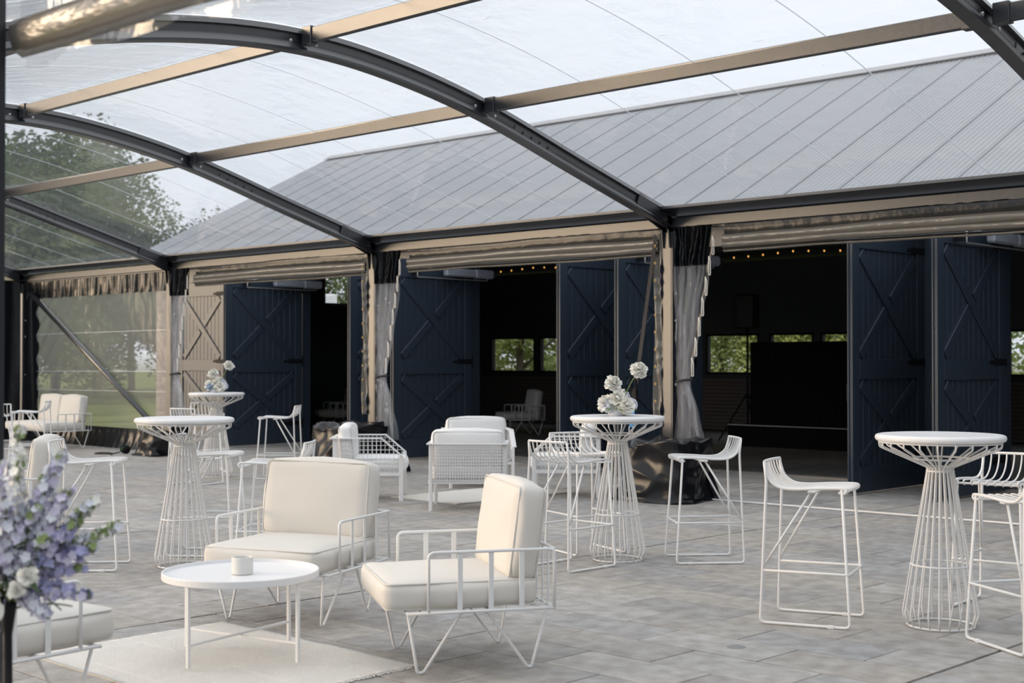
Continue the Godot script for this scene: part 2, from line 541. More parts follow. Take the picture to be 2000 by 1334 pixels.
func build_marquee() -> void:
	var t := thing("marquee_frame", "black aluminium marquee frame with curved roof beams over the paving", "marquee")
	var xs := [-15.0, -10.0, -5.0, 0.0, 5.0, 10.0]
	var I := []   # extruded section: hooded top track, recessed web, tapered foot
	for q in [[0.058, 0.10], [0.058, 0.078], [0.024, 0.018], [0.024, -0.042], [0.055, -0.052], [0.034, -0.10]]: I.append(Vector2(-q[0], q[1]))
	for q in [[0.034, -0.10], [0.055, -0.052], [0.024, -0.042], [0.024, 0.018], [0.058, 0.078], [0.058, 0.10]]: I.append(Vector2(q[0], q[1]))
	var ps := mb()
	box(ps, Vector3(0, 1.44, 0), Vector3(0.12, 2.88, 0.12), Basis(), 0.008)
	for sx in [-1.0, 1.0]:
		for sz in [-1.0, 1.0]:
			box(ps, Vector3(sx * 0.064, 1.44, sz * 0.045), Vector3(0.012, 2.88, 0.022))
	var post_mesh := mesh_of(ps)
	var fs := mb()
	box(fs, Vector3(0, 0.006, 0), Vector3(0.3, 0.012, 0.3), Basis(), 0.003)
	for sx in [-1.0, 1.0]:
		for sz in [-1.0, 1.0]:
			lathe(fs, [Vector2(0.014, 0.012), Vector2(0.014, 0.03), Vector2(0, 0.03)], 6, Vector3(sx * 0.11, 0, sz * 0.11))
	var foot_mesh := mesh_of(fs)
	var bolt := mb(true)
	lathe(bolt, [Vector2(0.017, 0), Vector2(0.017, 0.008), Vector2(0.01, 0.012), Vector2(0, 0.012)], 10)
	var bolt_mesh := mesh_of(bolt)
	var to_x := Basis(Vector3(0, 0, 1), -PI / 2)
	for x in xs:
		for z in [0.0, SPAN]:
			var p := put("post", post_mesh, M.frame, t, Transform3D(Basis(), Vector3(x, 0.012, z)))
			put("base_plate", foot_mesh, M.frame, p, Transform3D(Basis(), Vector3(0, -0.012, 0)))
			for y in [2.2, 1.9, 1.2]:
				put("bolt", bolt_mesh, M.steel, p, Transform3D(to_x, Vector3(0.07, y, 0)))
			# knee plate where post and beam meet
			var k := mb()
			var sg := 1.0 if z == 0.0 else -1.0
			for dx in [-0.045, 0.045]:
				bar(k, Vector3(x + dx, 2.72, z), Vector3(x + dx, 3.16, z + sg * 0.05), 0.012, 0.16, Vector3(0, 0, 1))
				bar(k, Vector3(x + dx, 2.95, z), Vector3(x + dx, 3.2, z + sg * 0.62), 0.012, 0.15, Vector3(0, 1, -sg))
			obj("knee_plate", k, M.frame, t)
		var st := mb()
		sweep(st, arch_pts(x), I, false, Vector3(0, 0, 1))
		var arch := obj("roof_beam", st, M.frame, t)
		for z in [2.9, 5.05, 7.2]:
			for dz in [-0.13, 0.13]:
				put("bolt", bolt_mesh, M.steel, arch, Transform3D(to_x, Vector3(x + 0.024, roof_y(z + dz) - 0.012, z + dz)))
			# splice plate with its bolt holes
		for z in [1.9, 8.2]:
			var sp := mb()
			bar(sp, Vector3(x + 0.026, roof_y(z) - 0.012, z), Vector3(x + 0.026, roof_y(z + 0.6 if z < 5 else z - 0.6) - 0.012, z + 0.6 if z < 5 else z - 0.6), 0.012, 0.058)
			for k in 4:
				var zz: float = z + 0.12 + 0.12 * k if z < 5 else z - 0.12 - 0.12 * k
				lathe(sp, [Vector2(0.012, 0), Vector2(0.012, 0.012), Vector2(0, 0.012)], 8, Vector3(x + 0.032, roof_y(zz) - 0.012, zz), to_x)
			obj("splice_plate", sp, M.frame, arch)
	for i in xs.size() - 1:
		var x0: float = xs[i] + 0.055
		var x1: float = xs[i + 1] - 0.055
		for z in [2.9, 5.05, 7.2]:
			var pu := mb()
			var y := roof_y(z) + 0.03
			box(pu, Vector3((x0 + x1) / 2, y, z), Vector3(x1 - x0, 0.125, 0.06), Basis(), 0.006)
			box(pu, Vector3(x0 + 0.06, y, z), Vector3(0.12, 0.15, 0.085), Basis(), 0.004)
			box(pu, Vector3(x1 - 0.06, y, z), Vector3(0.12, 0.15, 0.085), Basis(), 0.004)
			obj("purlin", pu, M.frame, t)
		for z in [0.0, SPAN]:
			var eb := mb()
			box(eb, Vector3((x0 + x1) / 2, 2.985, z), Vector3(x1 - x0, 0.11, 0.10), Basis(), 0.006)
			var e0 := Vector3((x0 + x1) / 2, 3.075, z)
			bar(eb, e0, e0 + Vector3(0, 0.062, 0.24 if z == 0.0 else -0.24), x1 - x0, 0.03)
			box(eb, Vector3((x0 + x1) / 2, 2.918, z), Vector3(x1 - x0, 0.016, 0.05))
			obj("eave_beam", eb, M.frame, t)
	var br := mb(true)
	tube(br, [Vector3(-14.6, 2.70, 0.07), Vector3(-10.12, 0.28, 0.07)], 0.045, 12)
	obj("diagonal_brace", br, M.frame, t)

func build_roof() -> void:
	var c := Node3D.new()
	c.name = "ceiling"
	add_child(c)
	structure(c, "clear plastic marquee roof stretched between curved black beams")
	var xs := [-15.0, -10.0, -5.0, 0.0, 5.0, 10.0]
	var a := arch_pts(0.0)
	for i in xs.size() - 1:
		for s in 2:   # a sheet each side of the ridge purlin
			var pts := a.slice(0, 25) if s == 0 else a.slice(24)
			var st := mb(true)
			var n := pts.size() - 1
			var x0: float = xs[i] + 0.02
			var x1: float = xs[i + 1] - 0.02
			grid(st, 24, n, func(u, v):
				var p: Vector3 = pts[int(round(v * n))]
				return Vector3(lerpf(x0, x1, u), p.y + 0.115 - 0.05 * sin(PI * u) * sin(PI * v), p.z))
			var sheet := obj("clear_panel", st, M.clear_pvc, c)
			for k in 3:
				var f := (k + 1) / 4.0
				var w := mb()
				var line := []
				for j in n + 1:
					line.append(Vector3(lerpf(x0, x1, f), pts[j].y + 0.112 - 0.05 * sin(PI * f) * sin(PI * j / n), pts[j].z))
				sweep(w, line, [Vector2(-0.007, -0.001), Vector2(0.007, -0.001), Vector2(0.007, 0.001), Vector2(-0.007, 0.001)], false, Vector3.UP)
				obj("weld_seam", w, M.weld, sheet)
	# scuffs and short creases in the film, mostly along the rear slope
	var sc := mb()
	rng.seed = 404
	for i in 420:
		var x := rng.randf_range(-14.5, 7.5)
		var z := rng.randf_range(0.3, 4.6)
		if rng.randf() < 0.5: z = 2.0 + rng.randf_range(-0.35, 0.35)
		var l := rng.randf_range(0.03, 0.14)
		var p0 := Vector3(x, roof_y(z) + 0.06, z)
		var z2 := z + rng.randf_range(-0.3, 0.3) * l
		var p1 := Vector3(x + l, roof_y(z2) + 0.06, z2)
		bar(sc, p0, p1, rng.randf_range(0.002, 0.005), 0.001)
	obj("film_scuffs", sc, M.weld, c).set_meta("kind", "stuff")
	# gable end, closed with clear sheet
	var g := mb()
	for i in a.size() - 1:
		quad(g, Vector3(-15.0, 2.95, a[i].z), Vector3(-15.0, 2.95, a[i + 1].z), Vector3(-15.0, a[i + 1].y + 0.1, a[i + 1].z), Vector3(-15.0, a[i].y + 0.1, a[i].z))
		quad(g, Vector3(-15.02, 2.95, a[i].z), Vector3(-15.02, a[i].y + 0.1, a[i].z), Vector3(-15.02, a[i + 1].y + 0.1, a[i + 1].z), Vector3(-15.02, 2.95, a[i + 1].z))
	obj("gable_sheet", g, M.wall_pvc, c)

func build_walls() -> void:
	# black end wall of the marquee
	var w := Node3D.new(); w.name = "wall_left"; add_child(w)
	structure(w, "end wall of the marquee, black sheet beside the corner post")
	var st := mb(true)
	grid(st, 24, 6, func(u, v): return Vector3(-15.0 + 0.03 * sin(u * 28.0 + 2.0 * sin(v * 2.0)), 0.02 + 2.92 * v, 0.08 + 1.5 * u))
	obj("black_sheet", st, M.black_pvc, w)
	st = mb(true)
	grid(st, 24, 6, func(u, v): return Vector3(-15.0, 0.02 + 2.92 * v, 1.6 + 8.45 * u))
	obj("clear_sheet", st, M.wall_pvc, w)
	# long side, last bay: clear window in a black border
	var b := Node3D.new(); b.name = "wall_back"; add_child(b)
	structure(b, "marquee side wall with a large clear window in a black border")
	st = mb(true)
	rng.seed = 12
	grid(st, 130, 8, func(u, v):
		var x: float = -14.94 + 4.88 * u
		var amp: float = 0.022 * (1.0 - 0.6 * v)
		return Vector3(x + 0.02 * sin(u * 40.0) * v, 2.60 + 0.33 * v, amp * sin(u * 92.0 + 1.5 * sin(u * 23.0) + 1.2 * (1.0 - v)) + 0.012 * sin(u * 210.0)))
	obj("gathered_border", st, M.black_pvc, b)
	st = mb(true)
	grid(st, 8, 24, func(u, v): return Vector3(-14.94 + 0.5 * u, 0.3 + 2.32 * v, 0.01 * sin(u * 9.0 + v * 3.0)))
	obj("side_border", st, M.black_pvc, b)
	st = mb(true)
	grid(st, 6, 24, func(u, v): return Vector3(-10.12 + 0.055 * u, 0.3 + 2.32 * v, 0.008 * sin(v * 70.0)))
	obj("side_border", st, M.black_pvc, b)
	st = mb(true)
	grid(st, 150, 8, func(u, v): return Vector3(-14.94 + 4.88 * u, 0.015 + 0.335 * v, 0.03 + 0.10 * (1.0 - v) * (1.0 - v) + 0.018 * (1.0 - v) * sin(u * 150.0 + sin(u * 37.0))))
	obj("floor_skirt", st, M.black_pvc, b)
	st = mb(true)
	grid(st, 60, 30, func(u, v): return Vector3(-14.46 + 4.36 * u, 0.34 + 2.27 * v, 0.005 * sin(u * 14.0 + v * 5.0) + 0.05 * exp(-u * 7.0) * sin((u * 2.0 - v) * 34.0) * v))
	obj("clear_window", st, M.wall_pvc, b)
	for y in [0.95, 1.28, 1.95]:
		var s2 := mb()
		bar(s2, Vector3(-14.46, y, 0.014), Vector3(-10.1, y + 0.02, 0.014), 0.002, 0.008)
		obj("weld_seam", s2, M.weld, b)
	var rope := mb(true)
	tube(rope, curve([Vector3(-14.86, 2.85, 0.55), Vector3(-14.85, 1.8, 0.56), Vector3(-14.87, 0.9, 0.55), Vector3(-14.85, 0.3, 0.56)], 6), 0.009, 6)
	tag(obj("hanging_rope", rope, M.cord), "pale rope hanging down the black end wall", "rope")

func rolled_wall(x0: float, x1: float, z: float, sg: float, label: String, drop := 0.0) -> void:
	# side wall rolled up under the eave: a black strip, then flat folds of clear plastic, then the hem
	var t := thing("rolled_side_wall", label, "rolled wall", Vector3((x0 + x1) / 2, 0, z))
	var L := x1 - x0
	var wave := func(x: float, ph: float, a: float) -> float: return a * sin(x * 1.7 + ph) + 0.4 * a * sin(x * 5.1 + 2.0 * ph)
	var sag := func(u: float) -> float: return -drop * (0.35 + 0.65 * sin(PI * clampf(u, 0, 1)))
	var strip := func(y0: float, y1: float, zc: float, belly: float, ph: float, rip: float) -> SurfaceTool:
		var st := mb(true)
		var prof := []
		for k in 9:
			var f := k / 8.0
			prof.append(Vector2(lerpf(y0, y1, f), zc + belly * sin(PI * f)))
		for k in 9:
			var f := 1.0 - k / 8.0
			prof.append(Vector2(lerpf(y0, y1, f), zc - 0.02 - belly * 0.6 * sin(PI * f)))
		var n := int(L * 14)
		for i in n:
			for j in prof.size():
				var q := []
				for e in [[i, j], [i, (j + 1) % prof.size()], [i + 1, (j + 1) % prof.size()], [i + 1, j]]:
					var x: float = -L / 2 + L * e[0] / n
					var pr: Vector2 = prof[e[1]]
					q.append(Vector3(x, pr.x + sag.call(float(e[0]) / n) * clampf((2.94 - pr.x) / 0.3, 0, 1) + wave.call(x, ph, 0.006), sg * (pr.y + wave.call(x, ph + 1.0, 0.008) + rip * sin(x * 31.0 + 3.0 * sin(x * 2.3)))))
				quad(st, q[0], q[1], q[2], q[3])
		return st
	obj("black_strip", strip.call(2.94, 2.805, 0.045, 0.012, 0.3, 0.0018), M.black_pvc, t)
	obj("clear_fold", strip.call(2.825, 2.735, 0.075, 0.03, 1.3, 0.002), M.rolled_pvc, t)
	obj("clear_fold", strip.call(2.75, 2.675, 0.065, 0.035, 2.3, 0.002), M.rolled_pvc, t)
	obj("black_hem", strip.call(2.672, 2.655, 0.05, 0.016, 2.6, 0.001), M.black_pvc, t)
	obj("clear_fold", strip.call(2.655, 2.63, 0.045, 0.02, 3.1, 0.002), M.rolled_pvc, t)

func drape_grid(st: SurfaceTool, rows: Array, y0: float, y1: float, pleats: float, sx: float) -> void:
	# rows: [y, centre x, half width, depth]; a pleated sheet hanging along them
	var at := func(y: float) -> Array:
		for i in rows.size() - 1:
			if y <= rows[i][0] and y >= rows[i + 1][0]:
				var f: float = (rows[i][0] - y) / (rows[i][0] - rows[i + 1][0])
				f = f * f * (3 - 2 * f)
				return [lerpf(rows[i][1], rows[i + 1][1], f), lerpf(rows[i][2], rows[i + 1][2], f), lerpf(rows[i][3], rows[i + 1][3], f)]
		return rows[-1].slice(1)
	grid(st, 96, 44, func(u, v):
		var y := lerpf(y0, y1, v)
		var r: Array = at.call(y)
		var s: float = -1.0 + 2.0 * u
		var wob: float = 1.0 - 2.0 * pow(absf(sin(u * pleats * PI + 0.5 * sin(y * 2.1 + u * 6.0))), 0.7)
		return Vector3(r[0] + s * r[1] + 0.012 * sin(y * 7.0 + u * 11.0), y, r[2] * (wob + 0.35 * sin(u * 31.0 + y * 3.0)) * sx))

func curtain(x: float, k: float, label: String, flare: float) -> void:
	# clear side curtain gathered to one side and tied, black at head and foot
	var t := thing("gathered_curtain", label, "curtain", Vector3(x + 0.13, 0, 0.10), 0.0, "clear curtains tied back at the posts")
	var rows := [[2.93, 0.26 * k, 0.24, 0.045], [2.45, 0.23 * k, 0.195, 0.055], [1.9, 0.18 * k, 0.15, 0.06], [1.26, 0.13 * k, 0.07, 0.05], [0.9, 0.17 * k, 0.14, 0.06], [0.45, 0.20 * k, 0.19, 0.07], [0.02, 0.24 * k + 0.06, 0.24 + flare, 0.08]]
	var st := mb(true)
	drape_grid(st, rows, 2.93, 2.50, 8.0, 1.0)
	obj("black_header", st, M.black_pvc, t)
	st = mb(true)
	drape_grid(st, rows, 2.505, 0.42, 8.0, 1.0)
	obj("clear_drape", st, M.drape_pvc, t)
	st = mb(true)
	drape_grid(st, rows, 0.43, 0.02, 8.0, 1.0)
	obj("black_foot", st, M.black_pvc, t)
	st = mb(true)
	var ring := []
	for i in 20:
		ring.append(Vector3(0.13 * k + 0.085 * cos(TAU * i / 20.0), 1.26 + 0.012 * cos(TAU * i / 20.0), 0.075 * sin(TAU * i / 20.0)))
	tube(st, ring, 0.014, 7, true)
	obj("tie", st, M.dark_strap, t)
	# lacing loops along the free edge
	for i in 7:
		var y := 2.80 - 0.215 * i
		var xx := (0.54 - 0.045 * i) * k
		st = mb(true)
		tube(st, fillet([Vector3(xx, y, 0.05), Vector3(xx + 0.025, y - 0.05, 0.055), Vector3(xx + 0.03, y - 0.2, 0.06), Vector3(xx + 0.005, y - 0.2, 0.06), Vector3(xx, y, 0.05)], 0.015, 3), 0.005, 5)
		obj("lacing_loop", st, M.cord, t)
	# the edge strip the loops hang from
	st = mb(true)
	grid(st, 2, 20, func(u, v): return Vector3((lerpf(0.54, 0.22, v) + 0.02 * u) * k, lerpf(2.86, 1.32, v), 0.03 + 0.01 * sin(v * 30.0)))
	obj("edge_strip", st, M.black_pvc, t)

func laced_edge(x: float, label: String) -> void:
	var t := thing("laced_wall_edge", label, "wall edge", Vector3(x, 0, 0.03))
	var st := mb(true)
	grid(st, 10, 60, func(u, v): return Vector3(-0.10 + 0.11 * u, 0.75 + 2.12 * v, 0.035 + 0.02 * sin(u * 7.0 + v * 9.0) + 0.016 * sin(v * 60.0 + 3.0 * sin(v * 17.0)) * u))
	obj("clear_strip", st, M.rolled_pvc, t)
	for i in 11:
		var e := mb(true)
		var c := Vector3(-0.05, 0.84 + 0.19 * i, 0.075)
		var ring := []
		for j in 14: ring.append(c + Vector3(cos(TAU * j / 14.0), sin(TAU * j / 14.0), 0) * 0.012)
		tube(e, ring, 0.0045, 6, true)
		obj("eyelet", e, M.brass, t)

func covered_weight(c: Vector3, s: Vector3, turn: float, label: String, seed_: int) -> void:
	var t := thing("covered_weight", label, "weight", c, turn)
	var nz := FastNoiseLite.new()
	nz.seed = seed_; nz.frequency = 1.0; nz.fractal_octaves = 2
	nz.fractal_type = FastNoiseLite.FRACTAL_RIDGED
	var st := mb(true)
	var n := 34
	var f := func(p: Vector3) -> Vector3:
		var d := nz.get_noise_3dv(p * 1.3) * 0.075
		var out := p + Vector3(p.x, 0, p.z).normalized() * d * (1.0 if p.y > 0.03 else 1.6)
		if p.y > s.y * 0.97: out.y += d * 1.2 - 0.03 * (absf(p.x) + absf(p.z))
		out.y = maxf(out.y, 0.004)
		return out
	grid(st, n * 4, n, func(u, v):
		var a: float = TAU * u
		var q := Vector2(cos(a), sin(a))
		q /= pow(pow(absf(q.x), 6.0) + pow(absf(q.y), 6.0), 1.0 / 6.0)
		var fl: float = 1.0 + 0.10 * pow(1.0 - v, 2.0)
		return f.call(Vector3(q.x * s.x / 2 * fl, s.y * v, q.y * s.z / 2 * fl)))
	grid(st, n * 4, 12, func(u, v):
		var a: float = TAU * u
		var q := Vector2(cos(a), sin(a))
		q /= pow(pow(absf(q.x), 6.0) + pow(absf(q.y), 6.0), 1.0 / 6.0)
		return f.call(Vector3(q.x * s.x / 2 * (1.0 - v), s.y, q.y * s.z / 2 * (1.0 - v))))
	obj("black_tarpaulin", st, M.tarpaulin, t)

# ---------------------------------------------------------------- barn
const WALL_Z := -3.0
const DOOR_W := 1.62
const DOOR_H := 2.98
func door_leaf(n: int, hinge: Vector3, turn: float, label: String) -> void:
	# local: x along the leaf from the hinge, z = outward face side; both faces are built alike
	var d := Node3D.new()
	d.name = "door_%d" % n
	add_child(d)
	structure(d, label)
	d.position = hinge
	d.rotation.y = turn
	var nb := 13
	var bw := (DOOR_W - 0.02) / nb
	var bs := mb()
	box(bs, Vector3(bw / 2, DOOR_H / 2, 0), Vector3(bw - 0.007, DOOR_H - 0.02, 0.026), Basis(), 0.004)
	var bm := mesh_of(bs)
	for i in nb:
		put("board", bm, M.barn_paint, d, Transform3D(Basis(), Vector3(0.01 + bw * i, 0, 0)))
	var fr := 0.15
	for zz in [0.024, -0.024]:
		for x in [fr / 2, DOOR_W - fr / 2]:
			var s := mb()
			box(s, Vector3(x, DOOR_H / 2, zz), Vector3(fr, DOOR_H, 0.022), Basis(), 0.004)
			obj("stile", s, M.barn_paint, d)
		for y in [[0.14, 0.28], [1.36, 0.22], [DOOR_H - 0.14, 0.28]]:
			var s := mb()
			box(s, Vector3(DOOR_W / 2, y[0], zz), Vector3(DOOR_W - 2 * fr, y[1], 0.022), Basis(), 0.004)
			obj("rail", s, M.barn_paint, d)
		var x0 := fr; var x1 := DOOR_W - fr
		for yy in [[0.28, 1.25], [1.47, DOOR_H - 0.28]]:
			for k in 2:
				var a := Vector3(x0 + 0.04, yy[k] + (0.05 if k == 0 else -0.05), zz)
				var b := Vector3(x1 - 0.04, yy[1 - k] + (-0.05 if k == 0 else 0.05), zz)
				if k == 0:
					var s := mb()
					bar(s, a, b, 0.12, 0.021, Vector3(0, 0, 1), 0.004)
					obj("cross_brace", s, M.barn_paint, d)
				else:
					var dir := (b - a).normalized()
					var mid := (a + b) / 2
					for e in [[a, mid - dir * 0.085], [mid + dir * 0.085, b]]:
						var s := mb()
						bar(s, e[0], e[1], 0.12, 0.021, Vector3(0, 0, 1), 0.004)
						obj("cross_brace", s, M.barn_paint, d)
	for y in [0.35, 1.44, 2.74]:
		var h := mb()
		for zz in [0.038, -0.038]:
			bar(h, Vector3(-0.02, y, zz), Vector3(0.30, y, zz), 0.075, 0.008, Vector3(0, 0, 1), 0.002)
			bar(h, Vector3(0.30, y, zz), Vector3(0.40, y, zz), 0.04, 0.008, Vector3(0, 0, 1), 0.002)
		lathe(h, [Vector2(0, -0.09), Vector2(0.022, -0.09), Vector2(0.022, 0.09), Vector2(0, 0.09)], 10, Vector3(-0.025, y, 0))
		obj("strap_hinge", h, M.black, d)
	var hd := mb(true)
	tube(hd, fillet([Vector3(DOOR_W - 0.08, 1.0, 0.035), Vector3(DOOR_W - 0.08, 1.0, 0.08), Vector3(DOOR_W - 0.08, 1.2, 0.08), Vector3(DOOR_W - 0.08, 1.2, 0.035)], 0.02, 3), 0.009, 7)
	obj("handle", hd, M.black, d)

func slab(parent: Node, called: String, a: Vector3, b: Vector3, m: Material) -> void:
	var st := mb()
	box(st, (a + b) / 2, (b - a).abs())
	obj(called, st, m, parent)

func build_barn() -> void:
	var xl := -15.3; var xr := 9.5
	var zf := WALL_Z; var zb := -12.0
	var t := thing("barn", "dark navy barn with corrugated grey roof and wide open doorways behind the marquee", "building")
	t.set_meta("kind", "structure")
	# openings along the front, each with a pair of leaves
	var opens := [[-14.84, -11.52], [-10.52, -7.2], [-6.2, -2.88], [-1.89, 1.43], [2.43, 5.75]]
	var at := xl
	for o in opens:
		if o[0] == -14.84:
			slab(t, "front_wall", Vector3(xl, 0, zf), Vector3(-14.59, 3.55, zf - 0.18), M.barn_paint)
			at = -12.93
			slab(t, "door_header", Vector3(-14.59, 3.0, zf), Vector3(at, 3.55, zf - 0.18), M.barn_paint)
			continue
		slab(t, "front_pier", Vector3(at, 0, zf), Vector3(o[0], 3.55, zf - 0.18), M.barn_paint)
		slab(t, "door_header", Vector3(o[0], 3.0, zf), Vector3(o[1], 3.55, zf - 0.18), M.barn_paint)
		at = o[1]
	slab(t, "front_pier", Vector3(at, 0, zf), Vector3(xr, 3.55, zf - 0.18), M.barn_paint)
	# brick facing at the end of the front wall
	var bm := mb()
	box(bm, Vector3.ZERO, Vector3(0.222, 0.066, 0.05), Basis(), 0.004)
	var bme := mesh_of(bm)
	slab(t, "mortar_bed", Vector3(xl, 0, zf + 0.022), Vector3(-14.62, 3.2, zf), M.mortar)
	rng.seed = 31
	for r in 42:
		for k in 5:
			var bx := xl + 0.115 + k * 0.232 - (0.116 if r % 2 else 0.0)
			if bx - 0.111 < xl - 0.05 or bx + 0.111 > -14.6: continue
			put("brick", bme, M["brick%d" % (rng.randi() % 3)], t, Transform3D(Basis(), Vector3(bx, 0.038 + r * 0.076, zf + 0.01)))
	# far wall with its row of windows
	var wins := [[-14.75, -13.25], [-13.12, -12.3], [-8.25, -6.9], [-6.65, -5.6], [-5.45, -4.6], [-1.6, -0.4], [1.5, 3.0]]
	at = xl
	for w in wins:
		slab(t, "far_wall", Vector3(at, 0, zb), Vector3(w[0], 3.55, zb - 0.18), M.barn_inside)
		slab(t, "far_wall", Vector3(w[0], 0, zb), Vector3(w[1], 1.18, zb - 0.18), M.barn_inside)
		slab(t, "far_wall", Vector3(w[0], 2.04, zb), Vector3(w[1], 3.55, zb - 0.18), M.barn_inside)
		at = w[1]
	slab(t, "far_wall", Vector3(at, 0, zb), Vector3(xr, 3.55, zb - 0.18), M.barn_inside)
	# painted brick dado inside, course by course
	for r in 14:
		var st := mb()
		box(st, Vector3((xl + xr) / 2, 0.04 + r * 0.078, zb + 0.03), Vector3(xr - xl - 0.1, 0.068, 0.06), Basis(), 0.008)
		obj("brick_course", st, M.inside_brick, t)
	var wn := 1
	for w in wins:
		var wd := Node3D.new(); wd.name = "window_%d" % wn; add_child(wd); wn += 1
		structure(wd, "dark framed window in the far barn wall looking onto trees")
		var st := mb()
		var x0: float = w[0]; var x1: float = w[1]
		for e in [[Vector3(x0, 1.18, zb), Vector3(x1, 1.23, zb - 0.1)], [Vector3(x0, 1.99, zb), Vector3(x1, 2.04, zb - 0.1)], [Vector3(x0, 1.18, zb), Vector3(x0 + 0.05, 2.04, zb - 0.1)], [Vector3(x1 - 0.05, 1.18, zb), Vector3(x1, 2.04, zb - 0.1)]]:
			box(st, (e[0] + e[1]) / 2, (e[1] - e[0]).abs())
		obj("window_frame", st, M.black, wd)
		st = mb()
		quad(st, Vector3(x0, 1.2, zb - 0.05), Vector3(x1, 1.2, zb - 0.05), Vector3(x1, 2.02, zb - 0.05), Vector3(x0, 2.02, zb - 0.05))
		obj("pane", st, M.glass, wd)
	# gable end walls, the one in view with a high window
	var ridge := 6.05
	var gy := func(z: float) -> float: return 3.47 + (5.1 - absf(z + 7.5)) * 0.501
	for e in [[xl, true], [xr, false]]:
		var x: float = e[0]
		var strips := [-3.0, -5.0, -7.1, -8.02, -10.0, -12.0]
		for i in strips.size() - 1:
			var za: float = strips[i]; var zc: float = strips[i + 1]
			var spans := [[0.0, -1.0]]
			if e[1] and i == 2: spans = [[0.0, 2.70], [3.42, -1.0]]
			for s in spans:
				var st := mb()
				var x1: float = x + (0.18 if e[1] else -0.18)
				var ya: float = gy.call(za) if s[1] < 0 else s[1]
				var yc: float = gy.call(zc) if s[1] < 0 else s[1]
				var p := [Vector3(x, s[0], za), Vector3(x, s[0], zc), Vector3(x, yc, zc), Vector3(x, ya, za)]
				if i == 2 and s[1] < 0:
					p = [Vector3(x, s[0], za), Vector3(x, s[0], zc), Vector3(x, yc, zc), Vector3(x, gy.call(-7.5), -7.5), Vector3(x, ya, za)]
				var q := []
				for v in p: q.append(Vector3(x1, v.y, v.z))
				for k in range(1, p.size() - 1):
					tri(st, p[0], p[k], p[k + 1]); tri(st, q[0], q[k + 1], q[k])
				for k in p.size():
					var l := (k + 1) % p.size()
					quad(st, p[k], q[k], q[l], p[l])
				obj("gable_wall", st, M.barn_paint, t)
	var wd2 := Node3D.new(); wd2.name = "window_%d" % wn; add_child(wd2)
	structure(wd2, "small high window in the barn's gable wall")
	var ws := mb()
	for e in [[2.70, 2.76, -7.1, -8.02], [3.36, 3.42, -7.1, -8.02], [2.70, 3.42, -7.1, -7.15], [2.70, 3.42, -7.97, -8.02]]:
		box(ws, Vector3(xl + 0.12, (e[0] + e[1]) / 2, (e[2] + e[3]) / 2), Vector3(0.14, e[1] - e[0], e[2] - e[3]))
	obj("window_frame", ws, M.mortar, wd2)
	ws = mb()
	quad(ws, Vector3(xl + 0.1, 2.72, -7.1), Vector3(xl + 0.1, 2.72, -8.0), Vector3(xl + 0.1, 3.4, -8.0), Vector3(xl + 0.1, 3.4, -7.1))
	obj("pane", ws, M.glass, wd2)
	slab(t, "barn_floor", Vector3(xl, -0.2, zf), Vector3(xr, 0.0, zb), M.barn_floor)
	slab(t, "tie_beam", Vector3(xl, 3.35, -7.35), Vector3(xr, 3.6, -7.65), M.barn_inside)
	# corrugated roof: one mesh per sheet, lapped
	var sw := 0.762
	for side in 2:
		var st := mb(true)
		var prof := []
		for k in 81:
			prof.append(Vector2(sw * k / 80.0 * 1.04, 0.010 * cos(TAU * 10.0 * k / 80.0) + (0.004 if k < 6 else 0.0)))
		var s := 1.0 if side == 0 else -1.0
		for k in 80:
			var a0 := Vector3(prof[k].x, 3.49 + prof[k].y, -7.5 + s * 5.1)
			var a1 := Vector3(prof[k + 1].x, 3.49 + prof[k + 1].y, -7.5 + s * 5.1)
			var b0 := Vector3(prof[k].x, ridge + prof[k].y, -7.5)
			var b1 := Vector3(prof[k + 1].x, ridge + prof[k + 1].y, -7.5)
			quad(st, a0, b0, b1, a1)
		var me := mesh_of(st)
		var n := int(ceil((xr - xl + 0.2) / sw))
		for i in n:
			put("roofing_sheet", me, M.roofing, t, Transform3D(Basis(), Vector3(xl - 0.1 + sw * i, 0.0015 * (i % 2), 0)))
		var soff := mb()
		var c0 := Vector3((xl + xr) / 2, 3.44, -7.5 + s * 5.05)
		var c1 := Vector3((xl + xr) / 2, ridge - 0.05, -7.5)
		bar(soff, c0, c1, xr - xl, 0.05)
		obj("roof_lining", soff, M.barn_inside, t)
	var rc := mb()
	for s in [-1.0, 1.0]:
		bar(rc, Vector3(xl - 0.1, ridge + 0.005, -7.5 + s * 0.09), Vector3(xr + 0.1, ridge + 0.005, -7.5 + s * 0.09), 0.22, 0.012, Vector3(0, 1, s * 0.5))
	obj("ridge_cap", rc, M.roofing, t)
	var gut := mb(true)
	sweep(gut, [Vector3(xl - 0.1, 3.42, -2.36), Vector3(xr, 3.42, -2.36)], ring2(0.055, 10), false, Vector3.UP)
	obj("gutter", gut, M.barn_paint, t)
	# leaves: x position, hinged at the wall, standing square to it
	var leaves := [[-10.52, true, "swung open beside the tall glass-fronted gap"], [-7.2, false, ""], [-6.2, true, ""], [-2.88, false, ""], [-1.89, true, ""], [1.43, false, ""], [2.43, true, ""]]
	var words := ["dark navy barn door leaf with crossed braces beside the closed door", "dark navy barn door leaf half hidden behind a marquee post", "dark navy barn door leaf with crossed braces behind the curtain beside the pale armchairs", "dark navy barn door leaf edge-on beside the window with a view of trees", "dark navy barn door leaf between the barn pier and the laced post", "dark navy barn door leaf beside the opening with the tripod stand", "dark navy barn door leaf behind the bar table with no flowers and two stools"]
	for i in leaves.size():
		door_leaf(i + 1, Vector3(leaves[i][0], 0.02, WALL_Z + 0.03), -PI / 2, words[i])
